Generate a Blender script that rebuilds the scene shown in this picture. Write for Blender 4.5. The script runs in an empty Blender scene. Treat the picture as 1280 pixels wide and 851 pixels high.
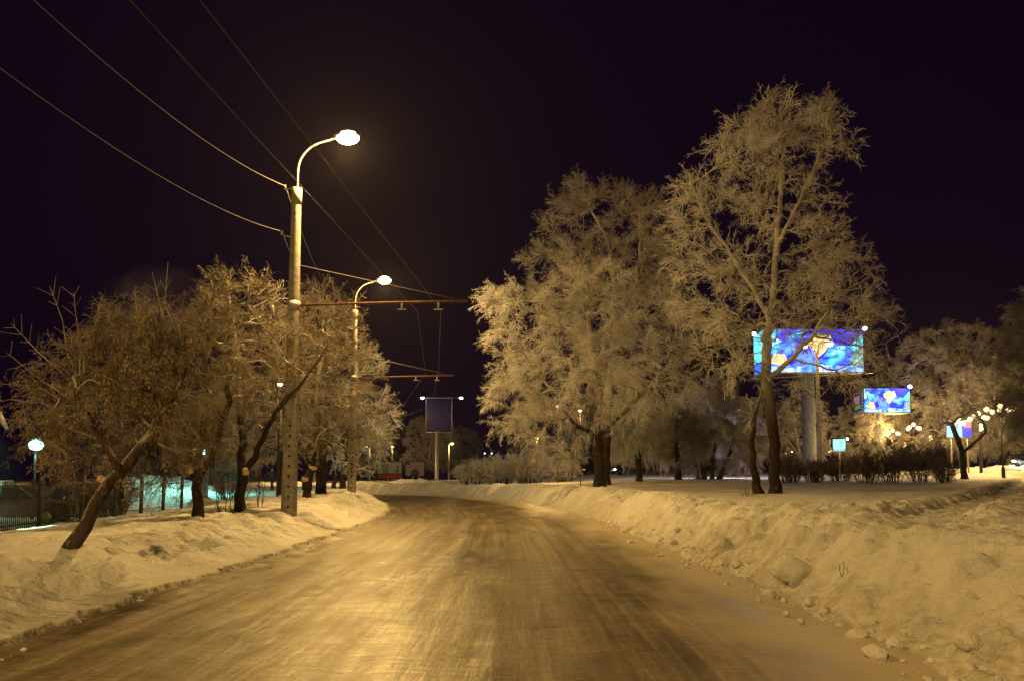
import bpy, bmesh, math, random
import numpy as np
from mathutils import Vector, Matrix

random.seed(7)
RNG = np.random.default_rng(11)
SC = bpy.context.scene
COL = SC.collection
R = math.radians

# ------------------------------------------------------------------ camera
CAM = np.array((0.0, 0.0, 1.6))
F_PX, PITCH, HORIZON = 1000.0, R(5.0), 597.0
PP_Y = HORIZON - F_PX * math.tan(PITCH)
cd = bpy.data.cameras.new('camera')
cam = bpy.data.objects.new('camera', cd)
COL.objects.link(cam)
cam.location = CAM
cam.rotation_euler = (R(90) + PITCH, 0, 0)
cd.sensor_width = 36.0
cd.lens = 36.0 * F_PX / 1280.0
cd.shift_y = (PP_Y - 425.5) / 1280.0
cd.clip_start, cd.clip_end = 0.1, 3000.0
SC.camera = cam

# ------------------------------------------------------------------ sky and exposure
w = bpy.data.worlds.new('World')
SC.world = w
w.use_nodes = True
wn = w.node_tree.nodes
bg = wn['Background']
bg.inputs['Color'].default_value = (0.0030, 0.00015, 0.0058, 1)
bg.inputs['Strength'].default_value = 1.0
SC.view_settings.view_transform = 'Standard'
SC.view_settings.look = 'None'
SC.view_settings.exposure = 0.0
SC.view_settings.gamma = 1.0
SC.view_settings.use_curve_mapping = False
SC.render.engine = 'CYCLES'
SC.cycles.use_denoising = True
SC.cycles.denoiser = 'OPENIMAGEDENOISE'
SC.cycles.denoising_prefilter = 'NONE'
SC.cycles.denoising_input_passes = 'RGB_ALBEDO_NORMAL'
SC.cycles.max_bounces = 6
SC.cycles.diffuse_bounces = 3
SC.cycles.glossy_bounces = 2
SC.cycles.volume_bounces = 0
SC.cycles.transparent_max_bounces = 8
SC.cycles.sample_clamp_indirect = 2.0
SC.cycles.sample_clamp_direct = 16.0
SC.cycles.use_light_tree = True
SODIUM = (1.0, 0.60, 0.17)
SODIUM_DEEP = (1.0, 0.52, 0.15)
MERCURY = (0.30, 1.0, 0.78)
LAMP_W = 6000.0
HAZE = 0.00016


def at(px, py, d):
    """world point seen at pixel (px, py) of the 1280 wide picture, d metres in front"""
    vx, vy = (px - 640.0) / F_PX, -(py - PP_Y) / F_PX
    c, s = math.cos(PITCH), math.sin(PITCH)
    dy = c - s * vy
    dz = s + c * vy
    return np.array((CAM[0] + d * vx / dy, CAM[1] + d, CAM[2] + d * dz / dy))


def ss(a, b, x):
    t = np.clip((np.asarray(x, float) - a) / (b - a), 0, 1)
    return t * t * (3 - 2 * t)


def vnoise(x, y, seed=0.0):
    x = np.asarray(x, float); y = np.asarray(y, float)
    ix, iy = np.floor(x), np.floor(y)
    fx, fy = x - ix, y - iy
    fx = fx * fx * fx * (fx * (fx * 6 - 15) + 10); fy = fy * fy * fy * (fy * (fy * 6 - 15) + 10)
    def h(a, b):
        v = np.sin(a * 127.1 + b * 311.7 + seed * 74.7) * 43758.5453
        return v - np.floor(v)
    a, b, c, d = h(ix, iy), h(ix + 1, iy), h(ix, iy + 1), h(ix + 1, iy + 1)
    return (a + (b - a) * fx + (c - a) * fy + (a - b - c + d) * fx * fy) * 2 - 1


def fbm(x, y, seed=0.0, o=4):
    v, amp, f = 0.0, 1.0, 1.0
    for i in range(o):
        v = v + amp * vnoise(np.asarray(x) * f + 13.7 * i, np.asarray(y) * f - 7.1 * i, seed + i)
        amp *= 0.5; f *= 2.03
    return v


# ------------------------------------------------------------------ mesh helpers
def mesh_np(name, verts, quads=None, tris=None, mat=None, smooth=True, uvs=None, col=None):
    me = bpy.data.meshes.new(name)
    verts = np.asarray(verts, np.float32).reshape(-1, 3)
    loops, totals = [], []
    if quads is not None and len(quads):
        q = np.asarray(quads, np.int32).reshape(-1, 4); loops.append(q.ravel()); totals.append(np.full(len(q), 4, np.int32))
    if tris is not None and len(tris):
        t = np.asarray(tris, np.int32).reshape(-1, 3); loops.append(t.ravel()); totals.append(np.full(len(t), 3, np.int32))
    loops = np.concatenate(loops); totals = np.concatenate(totals)
    starts = np.concatenate(([0], np.cumsum(totals)[:-1])).astype(np.int32)
    me.vertices.add(len(verts)); me.vertices.foreach_set('co', verts.ravel())
    me.loops.add(len(loops)); me.loops.foreach_set('vertex_index', loops)
    me.polygons.add(len(totals)); me.polygons.foreach_set('loop_start', starts); me.polygons.foreach_set('loop_total', totals)
    if smooth:
        me.polygons.foreach_set('use_smooth', np.ones(len(totals), bool))
    me.update(calc_edges=True)
    if uvs is not None:
        l = me.uv_layers.new(name='UVMap')
        l.data.foreach_set('uv', np.asarray(uvs, np.float32)[loops].ravel())
    if mat is not None:
        me.materials.append(mat)
    return me


class Geo:
    """collects shapes, then links them as one mesh object"""
    def __init__(s):
        s.v, s.q, s.t, s.n = [], [], [], 0
    def add(s, v, q=None, t=None):
        v = np.asarray(v, float).reshape(-1, 3)
        if q is not None and len(q): s.q.append(np.asarray(q, int).reshape(-1, 4) + s.n)
        if t is not None and len(t): s.t.append(np.asarray(t, int).reshape(-1, 3) + s.n)
        s.v.append(v); s.n += len(v)
        return s
    def box(s, c, size, rz=0.0, taper=1.0, bevel=0.0):
        x, y, z = [k / 2 for k in size]
        if bevel > 0:
            b = min(bevel, x * .9, y * .9, z * .9)
            ring = [(x - b, -y), (x, -y + b), (x, y - b), (x - b, y), (-x + b, y), (-x, y - b), (-x, -y + b), (-x + b, -y)]
            inn = [(max(min(a, x - b), -x + b), max(min(k, y - b), -y + b)) for a, k in ring]
            lv = [(-z, inn), (-z + b, ring), (z - b, [(a * taper, k * taper) for a, k in ring]), (z, [(a * taper, k * taper) for a, k in inn])]
            v = [(a, k, h) for h, rr in lv for a, k in rr]
            q = [(i * 8 + j, i * 8 + (j + 1) % 8, (i + 1) * 8 + (j + 1) % 8, (i + 1) * 8 + j) for i in range(3) for j in range(8)]
            t = []
            for o, rev in ((0, True), (24, False)):
                for j in range(1, 7):
                    t.append((o, o + j + 1, o + j) if rev else (o, o + j, o + j + 1))
        else:
            v = [(-x, -y, -z), (x, -y, -z), (x, y, -z), (-x, y, -z), (-x * taper, -y * taper, z), (x * taper, -y * taper, z), (x * taper, y * taper, z), (-x * taper, y * taper, z)]
            q = [(0, 3, 2, 1), (4, 5, 6, 7), (0, 1, 5, 4), (1, 2, 6, 5), (2, 3, 7, 6), (3, 0, 4, 7)]; t = None
        v = np.array(v); ca, sa = math.cos(rz), math.sin(rz)
        v = np.stack((v[:, 0] * ca - v[:, 1] * sa, v[:, 0] * sa + v[:, 1] * ca, v[:, 2]), 1) + np.array(c)
        return s.add(v, q, t)
    def tube(s, pts, r, sides=8, caps=True):
        pts = np.asarray(pts, float)
        rr = np.full(len(pts), r) if np.isscalar(r) else np.asarray(r, float)
        v, q = tubes(pts[None], rr[None], sides)
        n, k = len(v), len(pts)
        t = None
        if caps:
            v = np.concatenate((v, pts[:1], pts[-1:]))
            t = [(n, (j + 1) % sides, j) for j in range(sides)] + [(n + 1, (k - 1) * sides + j, (k - 1) * sides + (j + 1) % sides) for j in range(sides)]
        return s.add(v, q, t)
    def lathe(s, prof, c, sides=16, axis='z'):
        a = np.arange(sides) / sides * 2 * np.pi
        v = []
        for r, z in prof:
            for k in a:
                p = (r * math.cos(k), r * math.sin(k), z)
                v.append(p if axis == 'z' else (p[2], p[0], p[1]) if axis == 'x' else (p[1], p[2], p[0]))
        q = [(i * sides + j, i * sides + (j + 1) % sides, (i + 1) * sides + (j + 1) % sides, (i + 1) * sides + j) for i in range(len(prof) - 1) for j in range(sides)]
        return s.add(np.array(v) + np.array(c), q)
    def ball(s, c, r, seg=14, rings=9):
        r = np.array(r if not np.isscalar(r) else (r, r, r), float)
        v, q = [], []
        for i in range(rings + 1):
            th = np.pi * i / rings
            for j in range(seg):
                ph = 2 * np.pi * j / seg
                v.append((max(math.sin(th), 1e-3) * math.cos(ph), max(math.sin(th), 1e-3) * math.sin(ph), -math.cos(th)))
        for i in range(rings):
            for j in range(seg):
                q.append((i * seg + j, i * seg + (j + 1) % seg, (i + 1) * seg + (j + 1) % seg, (i + 1) * seg + j))
        return s.add(np.array(v) * r + np.array(c), q)
    def prism(s, outline, y0, y1):
        """outline in x,z extruded along y (convex-ish fan caps)"""
        n = len(outline)
        v = [(a, y0, b) for a, b in outline] + [(a, y1, b) for a, b in outline]
        q = [(j, (j + 1) % n, n + (j + 1) % n, n + j) for j in range(n)]
        cx = sum(a for a, b in outline) / n; cz = sum(b for a, b in outline) / n
        v += [(cx, y0, cz), (cx, y1, cz)]
        t = [(2 * n, (j + 1) % n, j) for j in range(n)] + [(2 * n + 1, n + j, n + (j + 1) % n) for j in range(n)]
        return s.add(v, q, t)
    def move(s, m):
        m = np.array(m)
        s.v = [v @ m[:3, :3].T + m[:3, 3] for v in s.v]
        return s
    def data(s, name, mat, smooth=False):
        return mesh_np(name, np.concatenate(s.v), np.concatenate(s.q) if s.q else None, np.concatenate(s.t) if s.t else None, mat, smooth)
    def build(s, name, mat, parent=None, smooth=False, world=False):
        return link(name, s.data(name, mat, smooth), parent, world)


def link(name, me, parent=None, world=False):
    o = bpy.data.objects.new(name, me)
    COL.objects.link(o)
    if parent is not None:
        o.parent = parent
        if world:                                  # vertices were given in world space
            bpy.context.view_layer.update()
            o.matrix_parent_inverse = parent.matrix_world.inverted()
    return o


def tubes(P, Rr, sides=3):
    """P (n,k,3) polylines, Rr (n,k) radii -> verts, quads"""
    n, k, _ = P.shape
    T = P[:, -1] - P[:, 0]
    T = T / (np.linalg.norm(T, axis=1, keepdims=True) + 1e-9)
    ref = np.where(np.abs(T[:, 2:3]) > 0.9, np.array([[1.0, 0, 0]]), np.array([[0, 0, 1.0]]))
    A = np.cross(T, ref); A /= (np.linalg.norm(A, axis=1, keepdims=True) + 1e-9)
    B = np.cross(T, A)
    if k > 2 and n < 4000:
        tan = np.gradient(P, axis=1); tan /= (np.linalg.norm(tan, axis=2, keepdims=True) + 1e-9)
        A = A[:, None] - tan * np.sum(A[:, None] * tan, 2, keepdims=True)
        A /= (np.linalg.norm(A, axis=2, keepdims=True) + 1e-9)
        B = np.cross(tan, A)
    else:
        A = np.repeat(A[:, None], k, 1); B = np.repeat(B[:, None], k, 1)
    ang = np.arange(sides) / sides * 2 * np.pi
    V = P[:, :, None] + Rr[:, :, None, None] * (A[:, :, None] * np.cos(ang)[None, None, :, None] + B[:, :, None] * np.sin(ang)[None, None, :, None])
    idx = np.arange(n * k * sides).reshape(n, k, sides)
    nx = np.roll(idx, -1, axis=2)
    Q = np.stack((idx[:, :-1], nx[:, :-1], nx[:, 1:], idx[:, 1:]), -1).reshape(-1, 4)
    return V.reshape(-1, 3), Q


def empty(name, loc, label, cat, group=None, rz=0.0):
    o = bpy.data.objects.new(name, None)
    COL.objects.link(o)
    o.location = loc; o.rotation_euler = (0, 0, rz); o.empty_display_size = 0.3
    return tag(o, label, cat, group)


def tag(o, label, cat, group=None, kind=None):
    if label: o['label'] = label
    if cat: o['category'] = cat
    if group: o['group'] = group
    if kind: o['kind'] = kind
    return o


def copy_tree(o, parent=None):
    c = o.copy(); COL.objects.link(c)
    if parent is not None: c.parent = parent
    for ch in list(o.children): copy_tree(ch, c)
    return c


# ------------------------------------------------------------------ materials
def new_mat(name):
    m = bpy.data.materials.new(name); m.use_nodes = True
    nt = m.node_tree
    return m, nt, nt.nodes['Principled BSDF']


def N(nt, kind, **kw):
    n = nt.nodes.new(kind)
    for k, v in kw.items():
        if k in n.inputs: n.inputs[k].default_value = v
        else: setattr(n, k, v)
    return n


def ramp(nt, fac, stops):
    r = nt.nodes.new('ShaderNodeValToRGB')
    while len(r.color_ramp.elements) < len(stops): r.color_ramp.elements.new(0.5)
    for e, (p, c) in zip(r.color_ramp.elements, stops):
        e.position = p; e.color = (*c, 1) if len(c) == 3 else c
    nt.links.new(fac, r.inputs['Fac'])
    return r.outputs['Color']


def noisy(name, c1, c2, scale=4.0, rough=0.8, bump=0.0, metal=0.0, detail=5.0, lo=0.35, hi=0.65, spec=0.3):
    m, nt, b = new_mat(name)
    tc = N(nt, 'ShaderNodeTexCoord')
    no = N(nt, 'ShaderNodeTexNoise', Scale=scale, Detail=detail)
    nt.links.new(tc.outputs['Object'], no.inputs['Vector'])
    nt.links.new(ramp(nt, no.outputs['Fac'], [(lo, c1), (hi, c2)]), b.inputs['Base Color'])
    b.inputs['Roughness'].default_value = rough; b.inputs['Metallic'].default_value = metal
    b.inputs['Specular IOR Level'].default_value = spec
    if bump:
        bp = N(nt, 'ShaderNodeBump', Strength=bump, Distance=0.05)
        nt.links.new(no.outputs['Fac'], bp.inputs['Height']); nt.links.new(bp.outputs['Normal'], b.inputs['Normal'])
    return m


def glow(name, color, strength):
    m, nt, b = new_mat(name)
    b.inputs['Base Color'].default_value = (*[0.8] * 3, 1)
    b.inputs['Emission Color'].default_value = (*color, 1)
    b.inputs['Emission Strength'].default_value = strength
    return m


def snow_material():
    m, nt, b = new_mat('snow')
    L = nt.links.new
    geo = N(nt, 'ShaderNodeNewGeometry')
    big = N(nt, 'ShaderNodeTexNoise', Scale=0.7, Detail=6.0, Roughness=0.6)
    fine = N(nt, 'ShaderNodeTexNoise', Scale=9.0, Detail=8.0, Roughness=0.65)
    grain = N(nt, 'ShaderNodeTexNoise', Scale=70.0, Detail=3.0)
    for n in (big, fine, grain): L(geo.outputs['Position'], n.inputs['Vector'])
    uv = N(nt, 'ShaderNodeUVMap'); sep = N(nt, 'ShaderNodeSeparateXYZ'); L(uv.outputs['UV'], sep.inputs['Vector'])
    base = ramp(nt, big.outputs['Fac'], [(0.3, (0.66, 0.64, 0.61)), (0.6, (0.82, 0.82, 0.80))])
    # road grime thrown on the toe of the banks: UV.x holds the distance from the carriageway edge
    dirt = N(nt, 'ShaderNodeMapRange', interpolation_type='SMOOTHSTEP'); L(sep.outputs['X'], dirt.inputs['Value'])
    dirt.inputs['From Min'].default_value = -0.3; dirt.inputs['From Max'].default_value = 1.5
    dirt.inputs['To Min'].default_value = 1.0; dirt.inputs['To Max'].default_value = 0.0
    mul = N(nt, 'ShaderNodeMath', operation='MULTIPLY'); L(dirt.outputs['Result'], mul.inputs[0])
    dn = ramp(nt, fine.outputs['Fac'], [(0.36, (0.15,) * 3), (0.68, (1.0,) * 3)]); L(dn, mul.inputs[1])
    mix = N(nt, 'ShaderNodeMix', data_type='RGBA'); L(mul.outputs[0], mix.inputs['Factor']); L(base, mix.inputs['A'])
    mix.inputs['B'].default_value = (0.34, 0.27, 0.18, 1)
    # crumbly dark scraped edge of the left bank
    e = N(nt, 'ShaderNodeMapRange', interpolation_type='SMOOTHSTEP'); L(sep.outputs['Y'], e.inputs['Value'])
    e.inputs['From Min'].default_value = 0.35; e.inputs['From Max'].default_value = 0.9
    mul2 = N(nt, 'ShaderNodeMath', operation='MULTIPLY'); L(e.outputs['Result'], mul2.inputs[0])
    L(ramp(nt, fine.outputs['Fac'], [(0.38, (0.25,) * 3), (0.6, (0.95,) * 3)]), mul2.inputs[1])
    mix2 = N(nt, 'ShaderNodeMix', data_type='RGBA'); L(mul2.outputs[0], mix2.inputs['Factor']); L(mix.outputs['Result'], mix2.inputs['A'])
    mix2.inputs['B'].default_value = (0.13, 0.10, 0.065, 1)
    L(mix2.outputs['Result'], b.inputs['Base Color'])
    b.inputs['Roughness'].default_value = 0.75; b.inputs['Specular IOR Level'].default_value = 0.25
    mid = N(nt, 'ShaderNodeTexNoise', Scale=3.2, Detail=6.0, Roughness=0.55, Distortion=0.7); L(geo.outputs['Position'], mid.inputs['Vector'])
    b0 = N(nt, 'ShaderNodeBump', Strength=0.5, Distance=0.28); L(mid.outputs['Fac'], b0.inputs['Height'])
    b1 = N(nt, 'ShaderNodeBump', Strength=0.6, Distance=0.10); L(fine.outputs['Fac'], b1.inputs['Height']); L(b0.outputs['Normal'], b1.inputs['Normal'])
    b2 = N(nt, 'ShaderNodeBump', Strength=0.6, Distance=0.016); L(grain.outputs['Fac'], b2.inputs['Height']); L(b1.outputs['Normal'], b2.inputs['Normal'])
    L(b2.outputs['Normal'], b.inputs['Normal'])
    return m


def road_material():
    """packed snow and ice over asphalt; UV = (metres across, metres along)"""
    m, nt, b = new_mat('packed_snow_road')
    L = nt.links.new
    uv = N(nt, 'ShaderNodeUVMap')
    def stretched(sx, sy, scale, detail, rough=0.6, dist=0.0):
        mp = N(nt, 'ShaderNodeMapping'); mp.inputs['Scale'].default_value = (sx, sy, 1)
        L(uv.outputs['UV'], mp.inputs['Vector'])
        n = N(nt, 'ShaderNodeTexNoise', Scale=scale, Detail=detail, Roughness=rough, Distortion=dist)
        L(mp.outputs['Vector'], n.inputs['Vector'])
        return n.outputs['Fac']
    streak = stretched(2.0, 0.22, 1.2, 8, 0.62, 0.4)
    fine_streak = stretched(7.0, 0.8, 1.6, 6, 0.6, 0.3)
    ripple = stretched(1.3, 6.0, 1.7, 3, 0.6)
    patch = stretched(0.55, 0.35, 1.0, 7, 0.65, 0.6)
    speck = stretched(1, 1, 26, 3, 0.6)
    grit = stretched(1.0, 0.6, 17.0, 5, 0.8)
    tyre = stretched(14.0, 0.06, 1.0, 4, 0.55)
    track = stretched(4.5, 0.035, 1.1, 5, 0.6)
    def math_(op, a, c):
        n = N(nt, 'ShaderNodeMath', operation=op)
        for i, x in enumerate((a, c)):
            if isinstance(x, (int, float)): n.inputs[i].default_value = x
            else: L(x, n.inputs[i])
        return n.outputs[0]
    s = math_('ADD', math_('MULTIPLY', streak, 0.28), math_('MULTIPLY', patch, 0.28))
    s = math_('ADD', s, math_('MULTIPLY', ripple, 0.10))
    s = math_('ADD', s, math_('ADD', math_('ADD', math_('MULTIPLY', fine_streak, 0.08), math_('ADD', math_('MULTIPLY', math_('SUBTRACT', grit, 0.5), 0.40), math_('MULTIPLY', math_('SUBTRACT', tyre, 0.5), 0.26))), math_('MULTIPLY', math_('SUBTRACT', track, 0.5), 0.32)))
    s = math_('ADD', math_('MULTIPLY', math_('SUBTRACT', s, 0.36), 1.7), 0.48)
    col = ramp(nt, s, [(0.30, (0.05, 0.037, 0.021)), (0.44, (0.11, 0.085, 0.05)), (0.56, (0.165, 0.13, 0.08)), (0.70, (0.29, 0.24, 0.16))])
    sp = ramp(nt, speck, [(0.24, (0.25,) * 3), (0.33, (1.0,) * 3)])
    mx = N(nt, 'ShaderNodeMix', data_type='RGBA', blend_type='MULTIPLY'); mx.inputs['Factor'].default_value = 1.0
    L(col, mx.inputs['A']); L(sp, mx.inputs['B'])
    # edges carry looser, paler snow
    sep = N(nt, 'ShaderNodeSeparateXYZ'); L(uv.outputs['UV'], sep.inputs['Vector'])
    edge = N(nt, 'ShaderNodeMapRange', interpolation_type='SMOOTHSTEP'); L(math_('ADD', sep.outputs['X'], math_('MULTIPLY', patch, 1.6)), edge.inputs['Value'])
    edge.inputs['From Min'].default_value = 2.9; edge.inputs['From Max'].default_value = 4.6
    mx2 = N(nt, 'ShaderNodeMix', data_type='RGBA'); L(edge.outputs['Result'], mx2.inputs['Factor']); L(mx.outputs['Result'], mx2.inputs['A'])
    mx2.inputs['B'].default_value = (0.50, 0.44, 0.34, 1)
    L(mx2.outputs['Result'], b.inputs['Base Color'])
    L(ramp(nt, math_('ADD', math_('MULTIPLY', patch, 0.5), math_('MULTIPLY', streak, 0.5)), [(0.40, (0.36,) * 3), (0.62, (0.60,) * 3)]), b.inputs['Roughness'])
    b.inputs['Specular IOR Level'].default_value = 0.5
    h = math_('ADD', math_('MULTIPLY', ripple, 0.5), math_('ADD', math_('MULTIPLY', fine_streak, 0.18), math_('MULTIPLY', streak, 0.6)))
    b1 = N(nt, 'ShaderNodeBump', Strength=0.55, Distance=0.05); L(h, b1.inputs['Height'])
    b2 = N(nt, 'ShaderNodeBump', Strength=0.15, Distance=0.006); L(speck, b2.inputs['Height']); L(b1.outputs['Normal'], b2.inputs['Normal'])
    L(b2.outputs['Normal'], b.inputs['Normal'])
    return m


def bark_material(name, c1, c2, frost=0.5):
    m, nt, b = new_mat(name)
    L = nt.links.new
    tc = N(nt, 'ShaderNodeTexCoord'); geo = N(nt, 'ShaderNodeNewGeometry')
    mp = N(nt, 'ShaderNodeMapping'); mp.inputs['Scale'].default_value = (1, 1, 0.22)
    L(tc.outputs['Object'], mp.inputs['Vector'])
    n1 = N(nt, 'ShaderNodeTexNoise', Scale=14.0, Detail=8.0, Roughness=0.7); L(mp.outputs['Vector'], n1.inputs['Vector'])
    n2 = N(nt, 'ShaderNodeTexNoise', Scale=5.0, Detail=6.0, Roughness=0.7); L(tc.outputs['Object'], n2.inputs['Vector'])
    base = ramp(nt, n1.outputs['Fac'], [(0.35, c1), (0.65, c2)])
    # rime settles on upper sides of limbs and in patches
    sep = N(nt, 'ShaderNodeSeparateXYZ'); L(geo.outputs['Normal'], sep.inputs['Vector'])
    a = N(nt, 'ShaderNodeMath', operation='MULTIPLY_ADD'); L(sep.outputs['Z'], a.inputs[0]); a.inputs[1].default_value = 0.55; L(n2.outputs['Fac'], a.inputs[2])
    f = ramp(nt, a.outputs[0], [(0.62, (0,) * 3), (0.85, (frost,) * 3)])
    so = N(nt, 'ShaderNodeSeparateXYZ'); L(tc.outputs['Object'], so.inputs['Vector'])
    zr = N(nt, 'ShaderNodeMapRange', interpolation_type='SMOOTHSTEP'); L(so.outputs['Z'], zr.inputs['Value'])
    zr.inputs['From Min'].default_value = 2.6; zr.inputs['From Max'].default_value = 7.0; zr.inputs['To Max'].default_value = 0.62
    ad = N(nt, 'ShaderNodeMath', operation='ADD', use_clamp=True); L(f, ad.inputs[0]); L(zr.outputs['Result'], ad.inputs[1]); f = ad.outputs[0]
    mx = N(nt, 'ShaderNodeMix', data_type='RGBA'); L(f, mx.inputs['Factor']); L(base, mx.inputs['A']); mx.inputs['B'].default_value = (0.62, 0.60, 0.57, 1)
    L(mx.outputs['Result'], b.inputs['Base Color'])
    b.inputs['Roughness'].default_value = 0.9; b.inputs['Specular IOR Level'].default_value = 0.15
    bp = N(nt, 'ShaderNodeBump', Strength=0.9, Distance=0.03); L(n1.outputs['Fac'], bp.inputs['Height']); L(bp.outputs['Normal'], b.inputs['Normal'])
    return m


def attr_material(name, emit=0.0, rough=0.7):
    """colours come from the face colours of the printed sheet"""
    m, nt, b = new_mat(name)
    a = N(nt, 'ShaderNodeVertexColor', layer_name='print')
    if emit: b.inputs['Base Color'].default_value = (0.03, 0.03, 0.035, 1)   # dark base keeps orange lamplight from tinting the emitted print
    else: nt.links.new(a.outputs['Color'], b.inputs['Base Color'])
    b.inputs['Roughness'].default_value = rough
    if emit:
        nt.links.new(a.outputs['Color'], b.inputs['Emission Color'])
        b.inputs['Emission Strength'].default_value = emit
        m.cycles.emission_sampling = 'NONE'
    return m


M = {}
M['snow'] = snow_material()
M['road'] = road_material()
M['bark'] = bark_material('dark_bark', (0.016, 0.011, 0.008), (0.05, 0.036, 0.026), 0.4)
M['bark_frost'] = bark_material('rimed_bark', (0.03, 0.022, 0.016), (0.10, 0.076, 0.056), 0.75)
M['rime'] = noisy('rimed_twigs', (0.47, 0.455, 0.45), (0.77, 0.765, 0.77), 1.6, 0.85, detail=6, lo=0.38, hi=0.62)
M['rime_dim'] = noisy('darker_rimed_twigs', (0.30, 0.275, 0.26), (0.60, 0.58, 0.57), 1.6, 0.85, detail=6, lo=0.38, hi=0.62)  # same twig rime in a darker tone
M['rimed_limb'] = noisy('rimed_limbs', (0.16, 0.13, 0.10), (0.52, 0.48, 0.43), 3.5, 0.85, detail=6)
M['rime_left'] = noisy('darkened_brown_twigs', (0.12, 0.095, 0.072), (0.33, 0.29, 0.25), 1.6, 0.85, detail=6, lo=0.38, hi=0.62)  # brown rime darkened in its colour to offset the close lamps
M['twig_brown'] = noisy('brown_twigs', (0.12, 0.08, 0.06), (0.34, 0.27, 0.22), 2.0, 0.9, detail=6)
M['seed'] = noisy('dry_seed_keys', (0.16, 0.11, 0.065), (0.46, 0.37, 0.26), 3.0, 0.8, detail=8)
M['concrete'] = noisy('concrete', (0.20, 0.185, 0.16), (0.33, 0.31, 0.275), 6.0, 0.85, 0.25, detail=9)
M['steel'] = noisy('galvanised_steel', (0.32, 0.31, 0.29), (0.5, 0.48, 0.45), 9, 0.5, metal=0.5)
M['rust'] = noisy('rusty_steel', (0.11, 0.05, 0.03), (0.22, 0.115, 0.07), 9, 0.7, metal=0.2)
M['dark'] = noisy('dark_paint', (0.012, 0.012, 0.013), (0.035, 0.033, 0.032), 7, 0.5)
M['hole'] = noisy('dark_hole', (0.01, 0.009, 0.008), (0.02, 0.018, 0.016), 9, 0.9)
M['wire'] = noisy('frosted_wire', (0.15, 0.135, 0.12), (0.19, 0.17, 0.155), 0.5, 0.8)
M['wire_dark'] = noisy('contact_wire', (0.10, 0.075, 0.055), (0.15, 0.11, 0.08), 0.5, 0.6)
M['ceramic'] = noisy('ceramic_insulator', (0.55, 0.52, 0.46), (0.7, 0.68, 0.62), 5, 0.3)
M['wood'] = noisy('weathered_wood', (0.16, 0.11, 0.07), (0.34, 0.26, 0.18), 5, 0.85, 0.3)
M['pillar'] = noisy('blue_grey_paint', (0.16, 0.19, 0.24), (0.26, 0.29, 0.34), 3, 0.55)
M['glass'] = noisy('dark_glass', (0.01, 0.012, 0.014), (0.03, 0.032, 0.036), 3, 0.08, spec=0.6)
M['car_black'] = noisy('black_car_paint', (0.012, 0.012, 0.016), (0.03, 0.028, 0.03), 2.2, 0.25, spec=0.6)
M['car_grey'] = noisy('dusty_brown_car_paint', (0.10, 0.075, 0.06), (0.2, 0.155, 0.13), 2.2, 0.4, spec=0.5)
M['rubber'] = noisy('tyre_rubber', (0.012,) * 3, (0.03,) * 3, 12, 0.9)
M['panel_blue'] = noisy('unlit_blue_print', (0.02, 0.018, 0.13), (0.035, 0.028, 0.2), 1.4, 0.5)
M['building'] = noisy('panel_block_concrete', (0.14, 0.125, 0.14), (0.24, 0.215, 0.24), 0.5, 0.9)
M['cut_wood'] = noisy('sawn_wood', (0.5, 0.38, 0.24), (0.68, 0.55, 0.38), 9, 0.8)
M['bowl'] = glow('sodium_lamp_glass', (1.0, 0.80, 0.42), 90.0)
M['bulb_small'] = glow('small_sodium_lamp', (1.0, 0.66, 0.26), 18.0)
M['bulb_globe'] = glow('globe_lamp_glass', (1.0, 0.74, 0.28), 6.0)
M['bulb_mercury'] = glow('mercury_lamp_glass', (0.30, 1.0, 0.78), 6.0)
M['bulb_white'] = glow('metal_halide_lamp', (0.72, 0.85, 1.0), 14.0)
M['headlight'] = glow('headlight_lens', (0.85, 0.92, 1.0), 25.0)
M['tail'] = glow('tail_light_lens', (1.0, 0.05, 0.03), 4.0)
M['print'] = attr_material('printed_sheet')
M['print_lit'] = attr_material('emissive_sheet', 2.2)  # board and light box prints emit their own colours
M['print_half'] = attr_material('dim_emissive_sheet', 0.35)

# ------------------------------------------------------------------ road line and terrain
CL = np.array([(-0.6, -60), (-0.6, -20), (-0.6, 0), (-0.55, 10), (-0.6, 20), (-0.95, 31), (-2.4, 44), (-5.4, 58), (-9.5, 68.5), (-16, 76), (-25, 81), (-40, 84.5), (-70, 87.5), (-140, 91), (-300, 97)], float)


def catmull(p, n):
    out = []
    q = np.vstack((2 * p[0] - p[1], p, 2 * p[-1] - p[-2]))
    for i in range(1, len(q) - 2):
        a, b, c, d = q[i - 1], q[i], q[i + 1], q[i + 2]
        for t in np.linspace(0, 1, n, endpoint=False):
            out.append(0.5 * ((2 * b) + (-a + c) * t + (2 * a - 5 * b + 4 * c - d) * t * t + (-a + 3 * b - 3 * c + d) * t ** 3))
    out.append(p[-1])
    return np.array(out)


def resample(p, step):
    p = np.asarray(p, float)
    d = np.concatenate(([0], np.cumsum(np.linalg.norm(np.diff(p, axis=0), axis=1))))
    n = max(2, int(math.ceil(d[-1] / step)) + 1)
    t = np.linspace(0, d[-1], n)
    return np.stack([np.interp(t, d, p[:, k]) for k in range(p.shape[1])], 1)


LINE = resample(catmull(CL, 12), 0.8)
LT = np.gradient(LINE, axis=0); LT /= np.linalg.norm(LT, axis=1, keepdims=True)
LU = np.concatenate(([0], np.cumsum(np.linalg.norm(np.diff(LINE, axis=0), axis=1)))) - 60.0
HALF = 4.0


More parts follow.
